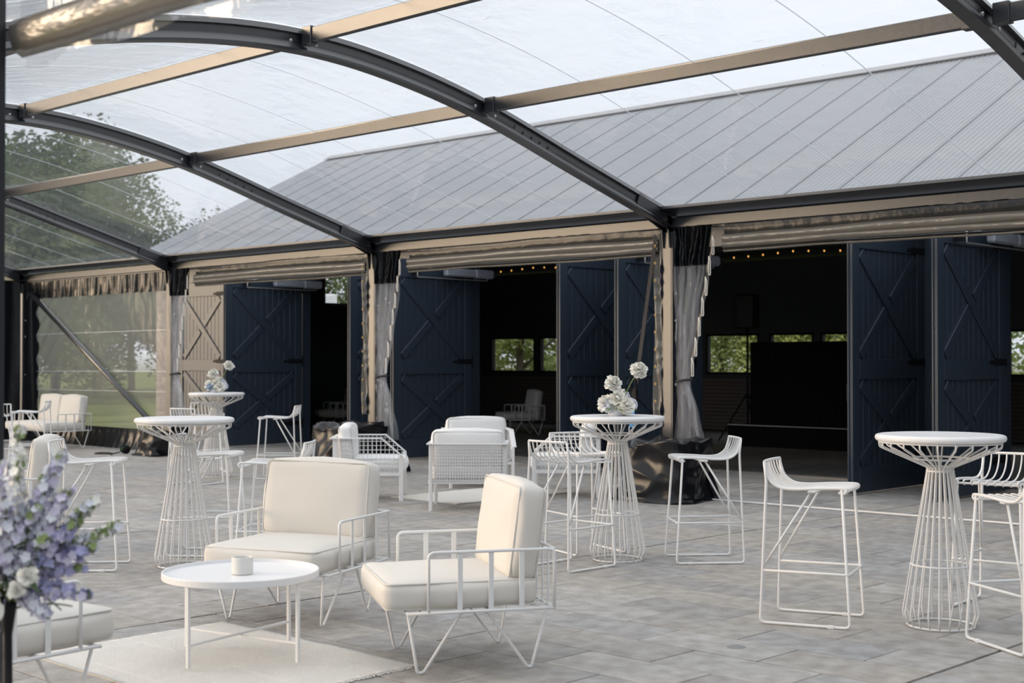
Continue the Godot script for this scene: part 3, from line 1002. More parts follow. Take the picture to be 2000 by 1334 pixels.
	door_leaf(8, Vector3(-12.95, 0.02, WALL_Z - 0.06), PI, "closed barn door leaf catching the low light beside the brick wall")
	var thr := mb()
	box(thr, Vector3(-2, 0.004, WALL_Z - 0.09), Vector3(22, 0.012, 0.2))
	obj("threshold", thr, M.mortar, t)

func heater(x: float, label: String) -> void:
	var t := thing("strip_heater", label, "heater", Vector3(x + 0.10, 2.72, -2.3), 0.0, "strip heaters along the barn doors")
	var st := mb(true)
	tube(st, fillet([Vector3(0.1, 0.14, 0.62), Vector3(0.1, 0.0, 0.62), Vector3(0.1, 0.0, -0.85), Vector3(0.1, 0.14, -0.85), Vector3(0.1, 0.14, 0.62)], 0.02, 3), 0.011, 6)
	obj("frame_rail", st, M.steel, t)
	st = mb()
	box(st, Vector3(0.1, 0.1, -0.25), Vector3(0.10, 0.12, 0.62), Basis(), 0.02)
	obj("heater_body", st, M.heater_grey, t)
	st = mb()
	box(st, Vector3(0.1, 0.1, -0.76), Vector3(0.11, 0.135, 0.40), Basis(), 0.025)
	obj("heater_body", st, M.heater_grey, t)
	st = mb()
	box(st, Vector3(0.1, 0.1, -0.98), Vector3(0.10, 0.11, 0.05), Basis(), 0.02)
	obj("end_cap", st, M.black, t)
	st = mb()
	for z in [0.58, -0.5]:
		bar(st, Vector3(-0.06, 0.08, z), Vector3(0.1, 0.08, z), 0.03, 0.1)
	obj("bracket", st, M.black, t)

func front_roll() -> void:
	# the open front: the top of the clear wall still hangs, its lower part rolled into a bundle
	var t := thing("rolled_front_wall", "clear front wall rolled into a thick bundle above the open side", "rolled wall", Vector3(7.5, 0, SPAN - 0.09))
	var y_at := func(x: float) -> float: return 2.53 - 0.05 * sin(PI * (x + 2.4) / 4.8) + 0.012 * sin(x * 3.0)
	var st := mb(true)
	grid(st, 60, 6, func(u, v):
		var x: float = -2.4 + 4.8 * u
		return Vector3(x, lerpf(2.92, y_at.call(x), v), 0.01 * sin(u * 40.0) * v))
	obj("clear_sheet", st, M.drape_pvc, t)
	st = mb(true)
	var line := []
	for i in 81:
		var x := -2.4 + 4.8 * i / 80.0
		line.append(Vector3(x, y_at.call(x), 0.01 * sin(x * 4.0)))
	var prof := []
	for j in 14:
		var a := TAU * j / 14.0
		prof.append(Vector2(cos(a) * 0.038 * (1.0 + 0.12 * sin(a * 3.0)), sin(a) * 0.062 * (1.0 + 0.1 * cos(a * 5.0))))
	sweep(st, line, prof, false, Vector3.UP)
	obj("rolled_bundle", st, M.rolled_pvc, t)
	st = mb(true)
	grid(st, 90, 3, func(u, v):
		var x: float = -2.4 + 4.8 * u
		return Vector3(x, y_at.call(x) - 0.05 - 0.045 * v - 0.012 * sin(u * 60.0) * v, -0.02 - 0.015 * sin(u * 85.0) * v))
	obj("clear_hem", st, M.drape_pvc, t)

# ---------------------------------------------------------------- furniture
func make_stool(label: String, at: Vector3, turn: float) -> Node3D:
	var t := thing("bar_stool", label, "bar stool", at, turn, "white wire bar stools")
	var W: Material = M.white_metal
	for s in [-1.0, 1.0]:
		var st := mb(true)
		tube(st, fillet([Vector3(s * 0.185, 0.905, -0.238), Vector3(s * 0.19, 0.80, -0.225), Vector3(s * 0.215, 0.010, -0.255), Vector3(s * 0.215, 0.010, 0.245), Vector3(s * 0.185, 0.768, 0.195)], 0.03, 4), 0.0085, 8)
		var fr := obj("side_frame", st, W, t)
		st = mb()
		box(st, Vector3(s * 0.215, 0.010, 0.14), Vector3(0.022, 0.020, 0.04), Basis(), 0.004)
		obj("glide", st, W, fr)
		st = mb(true)
		tube(st, [Vector3(s * 0.12, 0.752, 0.02), Vector3(s * 0.206, 0.315, -0.243)], 0.0075, 7)
		obj("brace", st, W, t)
	var st2 := mb(true)
	tube(st2, fillet([Vector3(-0.206, 0.30, -0.243), Vector3(-0.206, 0.30, 0.236), Vector3(0.206, 0.30, 0.236), Vector3(0.206, 0.30, -0.243)], 0.012, 3), 0.0075, 7)
	obj("footrest", st2, W, t)
	for i in 9:
		var k := -1.0 + 2.0 * i / 8.0
		var x := 0.185 * k
		var dip := 0.012 * (1.0 - k * k)
		var bx := 0.185 * k
		var bow := -0.018 * (1.0 - k * k)
		var st := mb(true)
		tube(st, curve([Vector3(x, 0.742, 0.205), Vector3(x, 0.758, 0.222), Vector3(x, 0.772 - dip * 0.4, 0.20), Vector3(x, 0.768 - dip, 0.06), Vector3(x, 0.760 - dip, -0.07), Vector3(x, 0.768 - dip * 0.6, -0.15), Vector3(bx, 0.805, -0.205 + bow * 0.5), Vector3(bx, 0.862, -0.229 + bow), Vector3(bx, 0.906, -0.238 + bow)], 4), 0.0085 if i in [0, 8] else 0.0052, 6)
		obj("seat_wire", st, W, t)
	st2 = mb(true)
	var top := []
	for i in 11:
		var k := -1.0 + 2.0 * i / 10.0
		top.append(Vector3(0.185 * k, 0.908, -0.238 - 0.018 * (1.0 - k * k)))
	tube(st2, top, 0.0085, 7)
	obj("top_bar", st2, W, t)
	st2 = mb()
	box(st2, Vector3(0, 0.748, 0.185), Vector3(0.372, 0.012, 0.02), Basis(), 0.003)
	box(st2, Vector3(0, 0.744, 0.02), Vector3(0.30, 0.012, 0.045), Basis(), 0.003)
	obj("seat_support", st2, W, t)
	return t

func make_bar_table(label: String, at: Vector3) -> Node3D:
	var t := thing("bar_table", label, "bar table", at, 0.0, "white wire hourglass bar tables")
	var st := mb(true)
	var prof := [Vector2(0, 1.070), Vector2(0.335, 1.070), Vector2(0.347, 1.066), Vector2(0.353, 1.056), Vector2(0.353, 1.046), Vector2(0.347, 1.036), Vector2(0.335, 1.034), Vector2(0, 1.034)]
	st.set_smooth_group(-1)
	lathe(st, prof, 64)
	obj("table_top", st, M.white_top, t)
	var n := 22
	var w := mb(true)
	tube(w, fillet([Vector3(0.332, 1.04, 0), Vector3(0.328, 0.998, 0), Vector3(0.068, 0.885, 0), Vector3(0.205, 0.078, 0), Vector3(0.182, 0.010, 0)], 0.012, 3), 0.0052, 6)
	var wm := mesh_of(w)
	for i in n:
		put("wire", wm, M.white_metal, t, Transform3D(Basis(Vector3.UP, TAU * i / n), Vector3.ZERO))
	for r in [[0.164, 0.935], [0.160, 0.345], [0.182, 0.010], [0.068, 0.886], [0.072, 0.866], [0.33, 1.028]]:
		var rs := mb(true)
		tube(rs, circle(Vector3(0, r[1], 0), r[0], 40), 0.006, 6, true)
		obj("ring", rs, M.white_metal, t)
	return t

func cushion(parent: Node, called: String, c: Vector3, s: Vector3, b: Basis, m: Material, seed_: int) -> void:
	var st := mb(true)
	puff(st, c, s, 0.04, 0.024, b, 14, 0.009, seed_)
	var o := obj(called, st, m, parent)
	# piping round the two broad faces
	var ax := 1
	if s.z < s.y: ax = 2
	for sg in [-1.0, 1.0]:
		var u := (ax + 1) % 3; var v := (ax + 2) % 3
		var loop := []
		for k in [[-1, -1], [1, -1], [1, 1], [-1, 1]]:
			var p := Vector3()
			p[ax] = sg * (s[ax] / 2 - 0.008); p[u] = k[0] * (s[u] / 2 - 0.008); p[v] = k[1] * (s[v] / 2 - 0.008)
			loop.append(c + b * p)
		var ps := mb(true)
		tube(ps, fillet(loop, 0.035, 4, true), 0.0045, 6, true)
		obj("piping", ps, M.piping, o)

func wire_seat(called: String, label: String, category: String, at: Vector3, turn: float, width: float, group: String, seed_: int) -> Node3D:
	var t := thing(called, label, category, at, turn, group)
	var W: Material = M.white_metal
	var hx := width / 2
	for s in [-1.0, 1.0]:
		var st := mb(true)
		tube(st, fillet([Vector3(s * hx, 0.305, 0.24), Vector3(s * hx, 0.585, 0.24), Vector3(s * hx, 0.585, -0.37), Vector3(s * hx, 0.305, -0.37)], 0.03, 4), 0.008, 8)
		var arm := obj("arm_frame", st, W, t)
		for z in [0.09, -0.06, -0.21]:
			st = mb()
			box(st, Vector3(s * hx, 0.445, z), Vector3(0.006, 0.28, 0.025), Basis(), 0.0015)
			obj("arm_bar", st, W, arm)
		st = mb(true)
		tube(st, [Vector3(s * hx, 0.305, 0.335), Vector3(s * hx, 0.305, -0.37)], 0.008, 8)
		obj("side_rail", st, W, t)
		st = mb(true)
		var k := hx - 0.05
		var f := hx - 0.095
		tube(st, fillet([Vector3(s * k, 0.30, 0.33), Vector3(s * f, 0.010, 0.275), Vector3(s * f, 0.010, 0.245), Vector3(s * k, 0.295, 0.07), Vector3(s * k, 0.295, -0.05), Vector3(s * f, 0.010, -0.265), Vector3(s * f, 0.010, -0.285), Vector3(s * k, 0.30, -0.35)], 0.018, 4), 0.0075, 8)
		obj("hairpin_leg", st, W, t)
	var back := mb(true)
	tube(back, [Vector3(-hx, 0.585, -0.37), Vector3(hx, 0.585, -0.37)], 0.008, 8)
	var bf := obj("back_rail", back, W, t)
	var nb := int(width / 0.1)
	for i in range(1, nb):
		var x := -hx + width * i / nb
		var st := mb(true)
		tube(st, fillet([Vector3(x, 0.585, -0.37), Vector3(x, 0.31, -0.37), Vector3(x, 0.305, -0.28)], 0.02, 3), 0.0045, 6)
		obj("back_wire", st, W, bf)
	var cr := mb(true)
	for z in [0.335, 0.06, -0.06, -0.37]:
		tube(cr, [Vector3(-hx, 0.302, z), Vector3(hx, 0.302, z)], 0.0075, 7)
	obj("seat_frame", cr, W, t)
	cushion(t, "seat_cushion", Vector3(0, 0.378, 0.07), Vector3(width - 0.07, 0.132, 0.74), Basis(), M.cushion, seed_)
	var tilt := Basis(Vector3.RIGHT, -0.13)
	var nc := 2 if width > 1.2 else 1
	var cw := (width - 0.09) / nc
	for i in nc:
		var cx := -(width - 0.09) / 2 + cw * (i + 0.5)
		cushion(t, "back_cushion", Vector3(cx, 0.655, -0.255), Vector3(cw - 0.005, 0.45, 0.145), tilt * Basis(Vector3.FORWARD, 0.012 if i == 0 else -0.015), M.cushion, seed_ + 3 + i)
	return t

func mesh_armchair(label: String, at: Vector3, turn: float) -> Node3D:
	var t := thing("mesh_armchair", label, "armchair", at, turn, "white wire-mesh armchairs round the far rug")
	var W: Material = M.white_metal
	var hx := 0.375
	for s in [-1.0, 1.0]:
		var st := mb()
		var path := [Vector3(s * hx, 0.66, -0.40), Vector3(s * hx, 0.66, 0.15), Vector3(s * hx, 0.47, 0.36), Vector3(s * hx, 0.0, 0.36)]
		bar(st, path[0], path[1], 0.055, 0.014, Vector3.UP, 0.002)
		bar(st, path[1] + Vector3(0, 0, -0.01), path[2], 0.055, 0.014, Vector3.UP, 0.002)
		obj("armrest", st, W, t)
		for z in [0.345, -0.345]:
			st = mb()
			var top := 0.475 if z > 0 else 0.655
			box(st, Vector3(s * (hx - 0.012), top / 2, z), Vector3(0.034, top, 0.044), Basis(), 0.003)
			obj("leg", st, W, t)
		# side mesh
		st = mb()
		for i in 15:
			var z := -0.33 + 0.046 * i
			var yt := 0.655 if z < 0.15 else 0.655 - (z - 0.15) * 0.9
			bar(st, Vector3(s * hx, 0.29, z), Vector3(s * hx, yt, z), 0.005, 0.005, Vector3(1, 0, 0))
		for i in 8:
			var y := 0.31 + 0.046 * i
			var zt := 0.345 if y < 0.475 else 0.15 + (0.655 - y) / 0.9
			bar(st, Vector3(s * hx, y, -0.345), Vector3(s * hx, y, zt), 0.005, 0.005)
		obj("side_mesh", st, W, t)
	var st := mb()
	bar(st, Vector3(-hx - 0.02, 0.66, -0.385), Vector3(hx + 0.02, 0.66, -0.385), 0.04, 0.014, Vector3.UP, 0.002)
	obj("back_rail", st, W, t)
	st = mb()
	for z in [0.345, -0.345]:
		bar(st, Vector3(-hx, 0.285, z), Vector3(hx, 0.285, z), 0.03, 0.035)
	for s in [-1.0, 1.0]:
		bar(st, Vector3(s * (hx - 0.005), 0.285, -0.345), Vector3(s * (hx - 0.005), 0.285, 0.345), 0.03, 0.035)
	obj("seat_frame", st, W, t)
	st = mb()
	for i in 29:
		bar(st, Vector3(-hx + 0.026 * i, 0.29, -0.37), Vector3(-hx + 0.026 * i, 0.655, -0.37), 0.0055, 0.0055, Vector3(1, 0, 0))
	for i in 12:
		bar(st, Vector3(-hx, 0.305 + 0.031 * i, -0.372), Vector3(hx, 0.305 + 0.031 * i, -0.372), 0.0055, 0.0055)
	obj("back_mesh", st, W, t)
	cushion(t, "seat_cushion", Vector3(0, 0.375, 0.03), Vector3(0.70, 0.14, 0.70), Basis(), M.cushion_white, 7)
	cushion(t, "back_cushion", Vector3(0, 0.61, -0.235), Vector3(0.70, 0.36, 0.14), Basis(Vector3.RIGHT, -0.08), M.cushion_white, 9)
	return t

func coffee_table() -> void:
	var t := thing("coffee_table", "round white metal coffee table standing on the cream rug", "coffee table", P(-1.35, 6.90, 0.013), yaw_of(-0.24, 0.97))
	var st := mb()
	lathe(st, [Vector2(0, 0.412), Vector2(0.378, 0.412), Vector2(0.378, 0.428), Vector2(0.384, 0.428), Vector2(0.386, 0.424), Vector2(0.386, 0.396), Vector2(0.380, 0.392), Vector2(0, 0.392)], 72)
	obj("tray_top", st, M.white_top, t)
	for k in 4:
		var a := PI / 4 + PI / 2 * k
		var p := Vector3(cos(a), 0, sin(a)) * 0.365
		st = mb()
		bar(st, p + Vector3(0, 0.006, 0), p + Vector3(0, 0.40, 0), 0.018, 0.018, Vector3(cos(a), 0, sin(a)), 0.002)
		obj("leg", st, M.white_metal, t)
	for k in 2:
		var a := PI / 4 + PI / 2 * k
		var p := Vector3(cos(a), 0, sin(a)) * 0.36
		st = mb()
		bar(st, p + Vector3(0, 0.10 + 0.012 * k, 0), -p + Vector3(0, 0.10 + 0.012 * k, 0), 0.014, 0.012, Vector3.UP, 0.002)
		obj("stretcher", st, M.white_metal, t)
	var c := thing("candle_jar", "small white stone candle jar on the coffee table", "candle", P(-1.335, 6.86, 0.4265))
	st = mb(true)
	st.set_smooth_group(-1)
	lathe(st, [Vector2(0, 0), Vector2(0.050, 0), Vector2(0.053, 0.004), Vector2(0.053, 0.081), Vector2(0.051, 0.084), Vector2(0.047, 0.084), Vector2(0.045, 0.080), Vector2(0.045, 0.06), Vector2(0, 0.06)], 40)
	obj("jar", st, M.candle, c)
	st = mb(true)
	lathe(st, [Vector2(0.044, 0.055), Vector2(0.044, 0.066), Vector2(0, 0.063)], 24)
	obj("wax", st, M.wax, c)

func rug(label: String, o: Vector3, dx: Vector3, dz: Vector3, seed_: int) -> void:
	# o: a corner; dx, dz: the two edges
	var t := thing("woven_rug", label, "rug", o)
	var nz := FastNoiseLite.new(); nz.seed = seed_; nz.frequency = 1.5
	var st := mb(true)
	var h := func(u: float, v: float) -> Vector3:
		var p := dx * u + dz * v
		var e := 0.006 * nz.get_noise_2d(u * 40.0, v * 40.0)
		return p + dx.normalized() * e + dz.normalized() * 0.006 * nz.get_noise_2d(u * 40.0 + 50.0, v * 40.0) + Vector3(0, 0.010 + 0.004 * nz.get_noise_2d(p.x * 2.0, p.z * 2.0), 0)
	grid(st, 50, 40, h)
	for e in [[0, 1], [1, 1], [0, 0], [1, 0]]:
		for i in 50:
			var a: float = i / 50.0; var b: float = (i + 1) / 50.0
			var p: Vector3; var q: Vector3
			if e[1] == 1: p = h.call(a, float(e[0])); q = h.call(b, float(e[0]))
			else: p = h.call(float(e[0]), a); q = h.call(float(e[0]), b)
			quad(st, p, q, Vector3(q.x, 0.001, q.z), Vector3(p.x, 0.001, p.z))
	obj("weave", st, M.rug, t)
	var fr := mb()
	var r2 := RandomNumberGenerator.new(); r2.seed = seed_
	for e in 2:
		for i in 260:
			var a: Vector3 = h.call(float(e), (i + 0.5) / 260.0)
			var out := dx.normalized() * (0.022 if e == 1 else -0.022) * r2.randf_range(0.5, 1.2) + dz.normalized() * r2.randf_range(-0.008, 0.008)
			var b := a + out
			b.y = 0.004
			bar(fr, a - Vector3(0, 0.002, 0), b, 0.0035, 0.003)
	var fo := obj("fringe", fr, M.rug, t)
	fo.set_meta("kind", "stuff")

# ---------------------------------------------------------------- flowers
func petal(st: SurfaceTool, b: Transform3D, l: float, w: float, cup: float) -> void:
	# a cupped petal growing along local z, opening towards local y
	grid(st, 4, 4, func(u, v):
		var s: float = -1.0 + 2.0 * u
		var wd: float = w * (0.25 + 1.15 * sin(PI * (0.08 + 0.72 * v)))
		return b * Vector3(s * wd * 0.5, cup * l * v * v + 0.25 * w * s * s * (0.4 + v) - 0.1 * l * maxf(0.0, v - 0.8), l * v))

func bloom(st: SurfaceTool, c: Vector3, up: Vector3, r: float, rr: RandomNumberGenerator, layers := 5) -> void:
	var y := up.normalized()
	var x := y.cross(Vector3(0.31, 0.2, 0.9)).normalized()
	var z := x.cross(y)
	var b := Basis(x, y, z)
	for k in layers:
		var f := float(k) / (layers - 1)
		var n := 5 + int(4 * f)
		var open := lerpf(0.2, 1.75, f)
		for i in n:
			var a := TAU * (i + 0.5 * k) / n + rr.randf_range(-0.2, 0.2)
			var pb := b * Basis(Vector3.UP, a) * Basis(Vector3.RIGHT, -(PI / 2 - open) + rr.randf_range(-0.15, 0.15))
			petal(st, Transform3D(pb, c + y * r * 0.25 * (1.0 - f)), r * lerpf(0.62, 1.05, f) * rr.randf_range(0.8, 1.2), r * lerpf(0.5, 0.62, f), 0.3 - 0.45 * f)

func floret(st: SurfaceTool, c: Vector3, n: Vector3, r: float, k: int) -> void:
	var y := n.normalized()
	var x := y.cross(Vector3(0.2, 0.93, 0.31)).normalized()
	var z := x.cross(y)
	for i in k:
		var a := TAU * i / k
		var d := x * cos(a) + z * sin(a)
		var e := x * -sin(a) + z * cos(a)
		quad(st, c, c + d * r * 0.62 + e * r * 0.42 + y * r * 0.12, c + d * r + y * r * 0.22, c + d * r * 0.62 - e * r * 0.42 + y * r * 0.12)

func leaf(st: SurfaceTool, a: Vector3, d: Vector3, l: float, w: float) -> void:
	var z := d.normalized()
	var x := z.cross(Vector3.UP).normalized()
	if x.length() < 0.1: x = Vector3.RIGHT
	var y := x.cross(z)
	grid(st, 2, 6, func(u, v): return a + z * l * v + x * (u * 2.0 - 1.0) * w * 0.5 * sin(PI * (0.05 + 0.95 * v)) + y * (0.15 * w * absf(u * 2.0 - 1.0) - 0.25 * l * v * v))

func centrepiece(at: Vector3, label: String, seed_: int, tint: String) -> void:
	var rr := RandomNumberGenerator.new(); rr.seed = seed_
	var t := thing("flower_centrepiece", label, "flowers", at)
	var st := mb(true)
	lathe(st, [Vector2(0, 0.0), Vector2(0.06, 0.0), Vector2(0.07, 0.01), Vector2(0.075, 0.05), Vector2(0.07, 0.055), Vector2(0, 0.05)], 24)
	obj("bowl", st, M.petal_pale, t)
	# camera-right axis and depth axis, so that the tall stems stand as in the photograph
	var spots := [[-0.085, 0.10, -0.02, "w"], [0.0, 0.125, -0.04, "w"], [0.055, 0.085, -0.08, "w"], [-0.02, 0.09, 0.08, "w"], [0.03, 0.14, 0.07, "w"]]
	for s in spots:
		st = mb(true)
		bloom(st, R * s[0] + F * s[2] + Vector3(0, s[1] - 0.01, 0), (R * s[0] + F * s[2]) * 4.0 + Vector3(0, 0.5, 0) - F * 0.35, 0.068, rr)
		obj("rose", st, M.petal_white, t)
	for s in [[0.10, 0.082, 0.0, "petal_pale"], [0.05, 0.13, 0.04, "petal_pale"], [-0.07, 0.072, -0.03, tint]]:
		st = mb()
		for i in 110:
			var n := Vector3(rr.randfn(), rr.randfn(), rr.randfn()).normalized()
			floret(st, R * s[0] + F * s[2] + Vector3(0, s[1], 0) + n * 0.045, n, 0.017, 4)
		obj("hydrangea", st, M[s[3]], t)
	for i in 9:
		var a := TAU * i / 9.0
		st = mb(true)
		leaf(st, Vector3(cos(a) * 0.06, 0.055, sin(a) * 0.06), Vector3(cos(a), 0.05, sin(a)), 0.085, 0.065)
		obj("leaf", st, M.stem, t)
	for s in [[-0.035, 0.235, -0.02, 0.066], [0.155, 0.338, 0.0, 0.066]]:
		var tip: Vector3 = R * s[0] + F * s[2] + Vector3(0, s[1], 0)
		st = mb(true)
		tube(st, curve([Vector3(0, 0.05, 0) + R * 0.02, tip * 0.55 + Vector3(0, 0.03, 0), tip - Vector3(0, 0.01, 0)], 6), 0.004, 6)
		var sm := obj("stem", st, M.stem, t)
		st = mb(true)
		bloom(st, tip, Vector3(0, 0.6, 0) - F * 0.5 + R * 0.2, s[3], rr, 6)
		obj("bloom", st, M.petal_white, sm)

func delphinium(t: Node3D, base: Vector3, tip: Vector3, col: Array, rr: RandomNumberGenerator) -> void:
	var mid := base.lerp(tip, 0.5) + Vector3(0, 0.03, 0)
	var line := curve([base, mid, tip], 14)
	var st := mb(true)
	tube(st, line, 0.004, 6)
	var stem := obj("flower_stem", st, M.stem, t)
	var by := {}
	var n := line.size()
	var L := base.distance_to(tip)
	var cnt := int(L * 300)
	for i in cnt:
		var f := rr.randf_range(0.28, 1.0)
		var p: Vector3 = line[int(f * (n - 1))]
		var taper := lerpf(1.0, 0.35, pow(f, 2.0))
		var d := Vector3(rr.randfn(), rr.randfn() * 0.6, rr.randfn()).normalized()
		var k: String = col[rr.randi() % col.size()]
		if f > 0.9: k = "stem" if rr.randf() < 0.35 else k
		if not by.has(k): by[k] = mb()
		floret(by[k], p + d * rr.randf_range(0.012, 0.042) * taper, d + Vector3(0, 0.15, 0), rr.randf_range(0.013, 0.021) * (0.6 + 0.4 * taper), 5)
	for k in by:
		obj("florets", by[k], M[k], stem).set_meta("kind", "stuff")

func foreground_flowers() -> void:
	var rr := RandomNumberGenerator.new(); rr.seed = 77
	var o := P(-1.455, 3.85)
	var tb := thing("side_table", "low round white side table under the tall delphinium vase", "side table", o)
	var st := mb()
	lathe(st, [Vector2(0, 0.50), Vector2(0.27, 0.50), Vector2(0.275, 0.495), Vector2(0.275, 0.475), Vector2(0, 0.475)], 48)
	obj("table_top", st, M.white_top, tb)
	for k in 3:
		st = mb(true)
		var a := TAU * k / 3.0
		tube(st, [Vector3(cos(a) * 0.2, 0.48, sin(a) * 0.2), Vector3(cos(a) * 0.24, 0.005, sin(a) * 0.24)], 0.012, 8)
		obj("leg", st, M.white_metal, tb)
	var t := thing("delphinium_vase", "tall black vase of lilac and blue delphiniums with a cream rose", "flowers", o + Vector3(0, 0.50, 0) + R * 0.055)
	st = mb(true)
	lathe(st, [Vector2(0, 0), Vector2(0.05, 0), Vector2(0.05, 0.008), Vector2(0.014, 0.02), Vector2(0.012, 0.22), Vector2(0.022, 0.29), Vector2(0.026, 0.33), Vector2(0.02, 0.33), Vector2(0, 0.31)], 24)
	obj("vase", st, M.black, t)
	var b := Vector3(0, 0.31, 0)
	# tips given as (sideways, up, away)
	var tips := [[0.03, 0.80, 0.0, ["petal_white", "petal_pale"]], [0.09, 0.66, 0.05, ["petal_lilac", "petal_pale", "petal_pale"]], [0.16, 0.74, -0.02, ["petal_lilac", "petal_pale", "petal_pale"]], [0.245, 0.60, 0.04, ["petal_pale", "petal_pale", "petal_white", "stem"]], [0.20, 0.53, -0.04, ["petal_lilac", "petal_violet"]], [0.215, 0.41, 0.0, ["petal_violet", "petal_lilac"]], [0.13, 0.50, -0.07, ["petal_lilac", "petal_pale", "petal_pale"]], [0.235, 0.335, -0.03, ["petal_violet", "petal_lilac"]], [0.13, 0.275, -0.05, ["petal_pale", "petal_lilac"]], [-0.03, 0.70, 0.03, ["petal_pale", "petal_lilac"]], [-0.10, 0.60, 0.0, ["petal_lilac", "petal_pale", "petal_pale"]], [-0.16, 0.48, 0.05, ["petal_violet", "petal_pale"]], [0.02, 0.60, -0.08, ["petal_lilac", "petal_pale", "petal_pale"]], [0.29, 0.52, 0.06, ["petal_pale", "petal_pale", "petal_white", "stem"]], [-0.2, 0.40, -0.04, ["petal_pale"]], [0.06, 0.52, 0.1, ["petal_pale", "petal_lilac"]], [0.14, 0.60, 0.03, ["petal_lilac", "petal_pale", "petal_pale"]], [0.17, 0.47, 0.03, ["petal_violet", "petal_lilac"]], [0.05, 0.72, -0.05, ["petal_pale", "petal_white"]], [0.10, 0.58, -0.06, ["petal_lilac", "petal_pale"]], [0.0, 0.50, -0.1, ["petal_pale", "petal_lilac"]], [0.25, 0.47, -0.02, ["petal_lilac", "petal_violet"]], [0.19, 0.63, -0.05, ["petal_lilac", "petal_pale"]], [-0.06, 0.42, -0.08, ["petal_pale", "petal_white"]]]
	for q in tips:
		delphinium(t, b + R * rr.randf_range(-0.015, 0.015), R * q[0] + F * q[2] + Vector3(0, q[1], 0), q[3], rr)
	st = mb(true)
	for i in 46:
		var a := rr.randf() * TAU
		var d := Vector3(cos(a), rr.randf_range(-0.5, 1.2), sin(a))
		leaf(st, b + Vector3(cos(a), 0, sin(a)) * 0.02 + Vector3(0, rr.randf_range(-0.02, 0.13), 0), d, rr.randf_range(0.09, 0.17), 0.03)
	var lf := obj("foliage", st, M.stem_dark, t)
	lf.set_meta("kind", "stuff")
	for q in [[-0.055, 0.30, -0.08, 0.065, "petal_white"], [0.085, 0.40, -0.09, 0.028, "petal_white"], [0.055, 0.36, -0.09, 0.024, "petal_white"]]:
		st = mb(true)
		bloom(st, R * q[0] + F * q[2] + Vector3(0, q[1], 0), Vector3(0, 0.4, 0) - F + R * 0.3, q[3], rr, 5)
		obj("rose", st, M[q[4]], t)
	# low cushion of cream hydrangeas beside the vase
	var h := thing("hydrangea_bowl", "low bowl of cream white hydrangeas beside the black vase", "flowers", o + Vector3(0, 0.50, 0) - F * 0.14)
	st = mb(true)
	lathe(st, [Vector2(0, 0), Vector2(0.05, 0), Vector2(0.09, 0.03), Vector2(0.085, 0.035), Vector2(0, 0.03)], 24)
	obj("bowl", st, M.white_top, h)
	for q in [[-0.05, 0.075, 0.0], [0.045, 0.07, 0.01], [0.11, 0.055, -0.01], [0.0, 0.06, -0.06], [0.06, 0.05, -0.06]]:
		st = mb()
		for i in 120:
			var n := Vector3(rr.randfn(), rr.randfn(), rr.randfn()).normalized()
			floret(st, R * q[0] + F * q[2] + Vector3(0, q[1], 0) + n * 0.05, n, 0.017, 4)
		obj("flower_head", st, M.petal_cream, h)

# ---------------------------------------------------------------- trees
var crowns := []
func make_crowns() -> void:
	for k in 3:
		var rr := RandomNumberGenerator.new(); rr.seed = 200 + k
		var st := mb()
		var lobes := []
		for i in 26:
			var a := rr.randf() * TAU
			var q := rr.randf_range(0.0, 0.32)
			lobes.append([Vector3(cos(a) * q, rr.randf_range(0.16, 0.88), sin(a) * q), rr.randf_range(0.10, 0.19)])
		for i in 15000:
			var lo: Array = lobes[rr.randi() % lobes.size()]
			var n := Vector3(rr.randfn(), rr.randfn(), rr.randfn()).normalized()
			var c: Vector3 = lo[0] + n * lo[1] * pow(rr.randf(), 0.33)
			var s := rr.randf_range(0.007, 0.015)
			var u := (n + Vector3(rr.randfn(), rr.randfn(), rr.randfn()) * 0.7).normalized()
			var x := u.cross(Vector3(0.3, 0.9, 0.1)).normalized()
			var z := x.cross(u)
			quad(st, c - x * s, c + z * s * 0.6, c + x * s, c - z * s * 0.6)
		crowns.append(mesh_of(st))

func tree(at: Vector3, h: float, kind: int, turn: float, label: String) -> void:
	var t := thing("tree", label, "tree", at, turn, "trees beyond the marquee")
	put("crown", crowns[kind], M["leaf%d" % kind], t, Transform3D(Basis().scaled(Vector3(h * 0.9, h, h * 0.9)), Vector3.ZERO))
	var st := mb(true)
	tube(st, curve([Vector3(0, -0.2, 0), Vector3(0.05 * h * 0.1, h * 0.25, 0), Vector3(0, h * 0.6, 0.02 * h)], 4), h * 0.018, 8)
	for k in 5:
		var a := k * 1.3
		tube(st, [Vector3(0, h * (0.22 + 0.06 * k), 0), Vector3(cos(a) * h * 0.22, h * (0.42 + 0.06 * k), sin(a) * h * 0.22)], h * 0.007, 6)
	obj("trunk", st, M.bark, t)

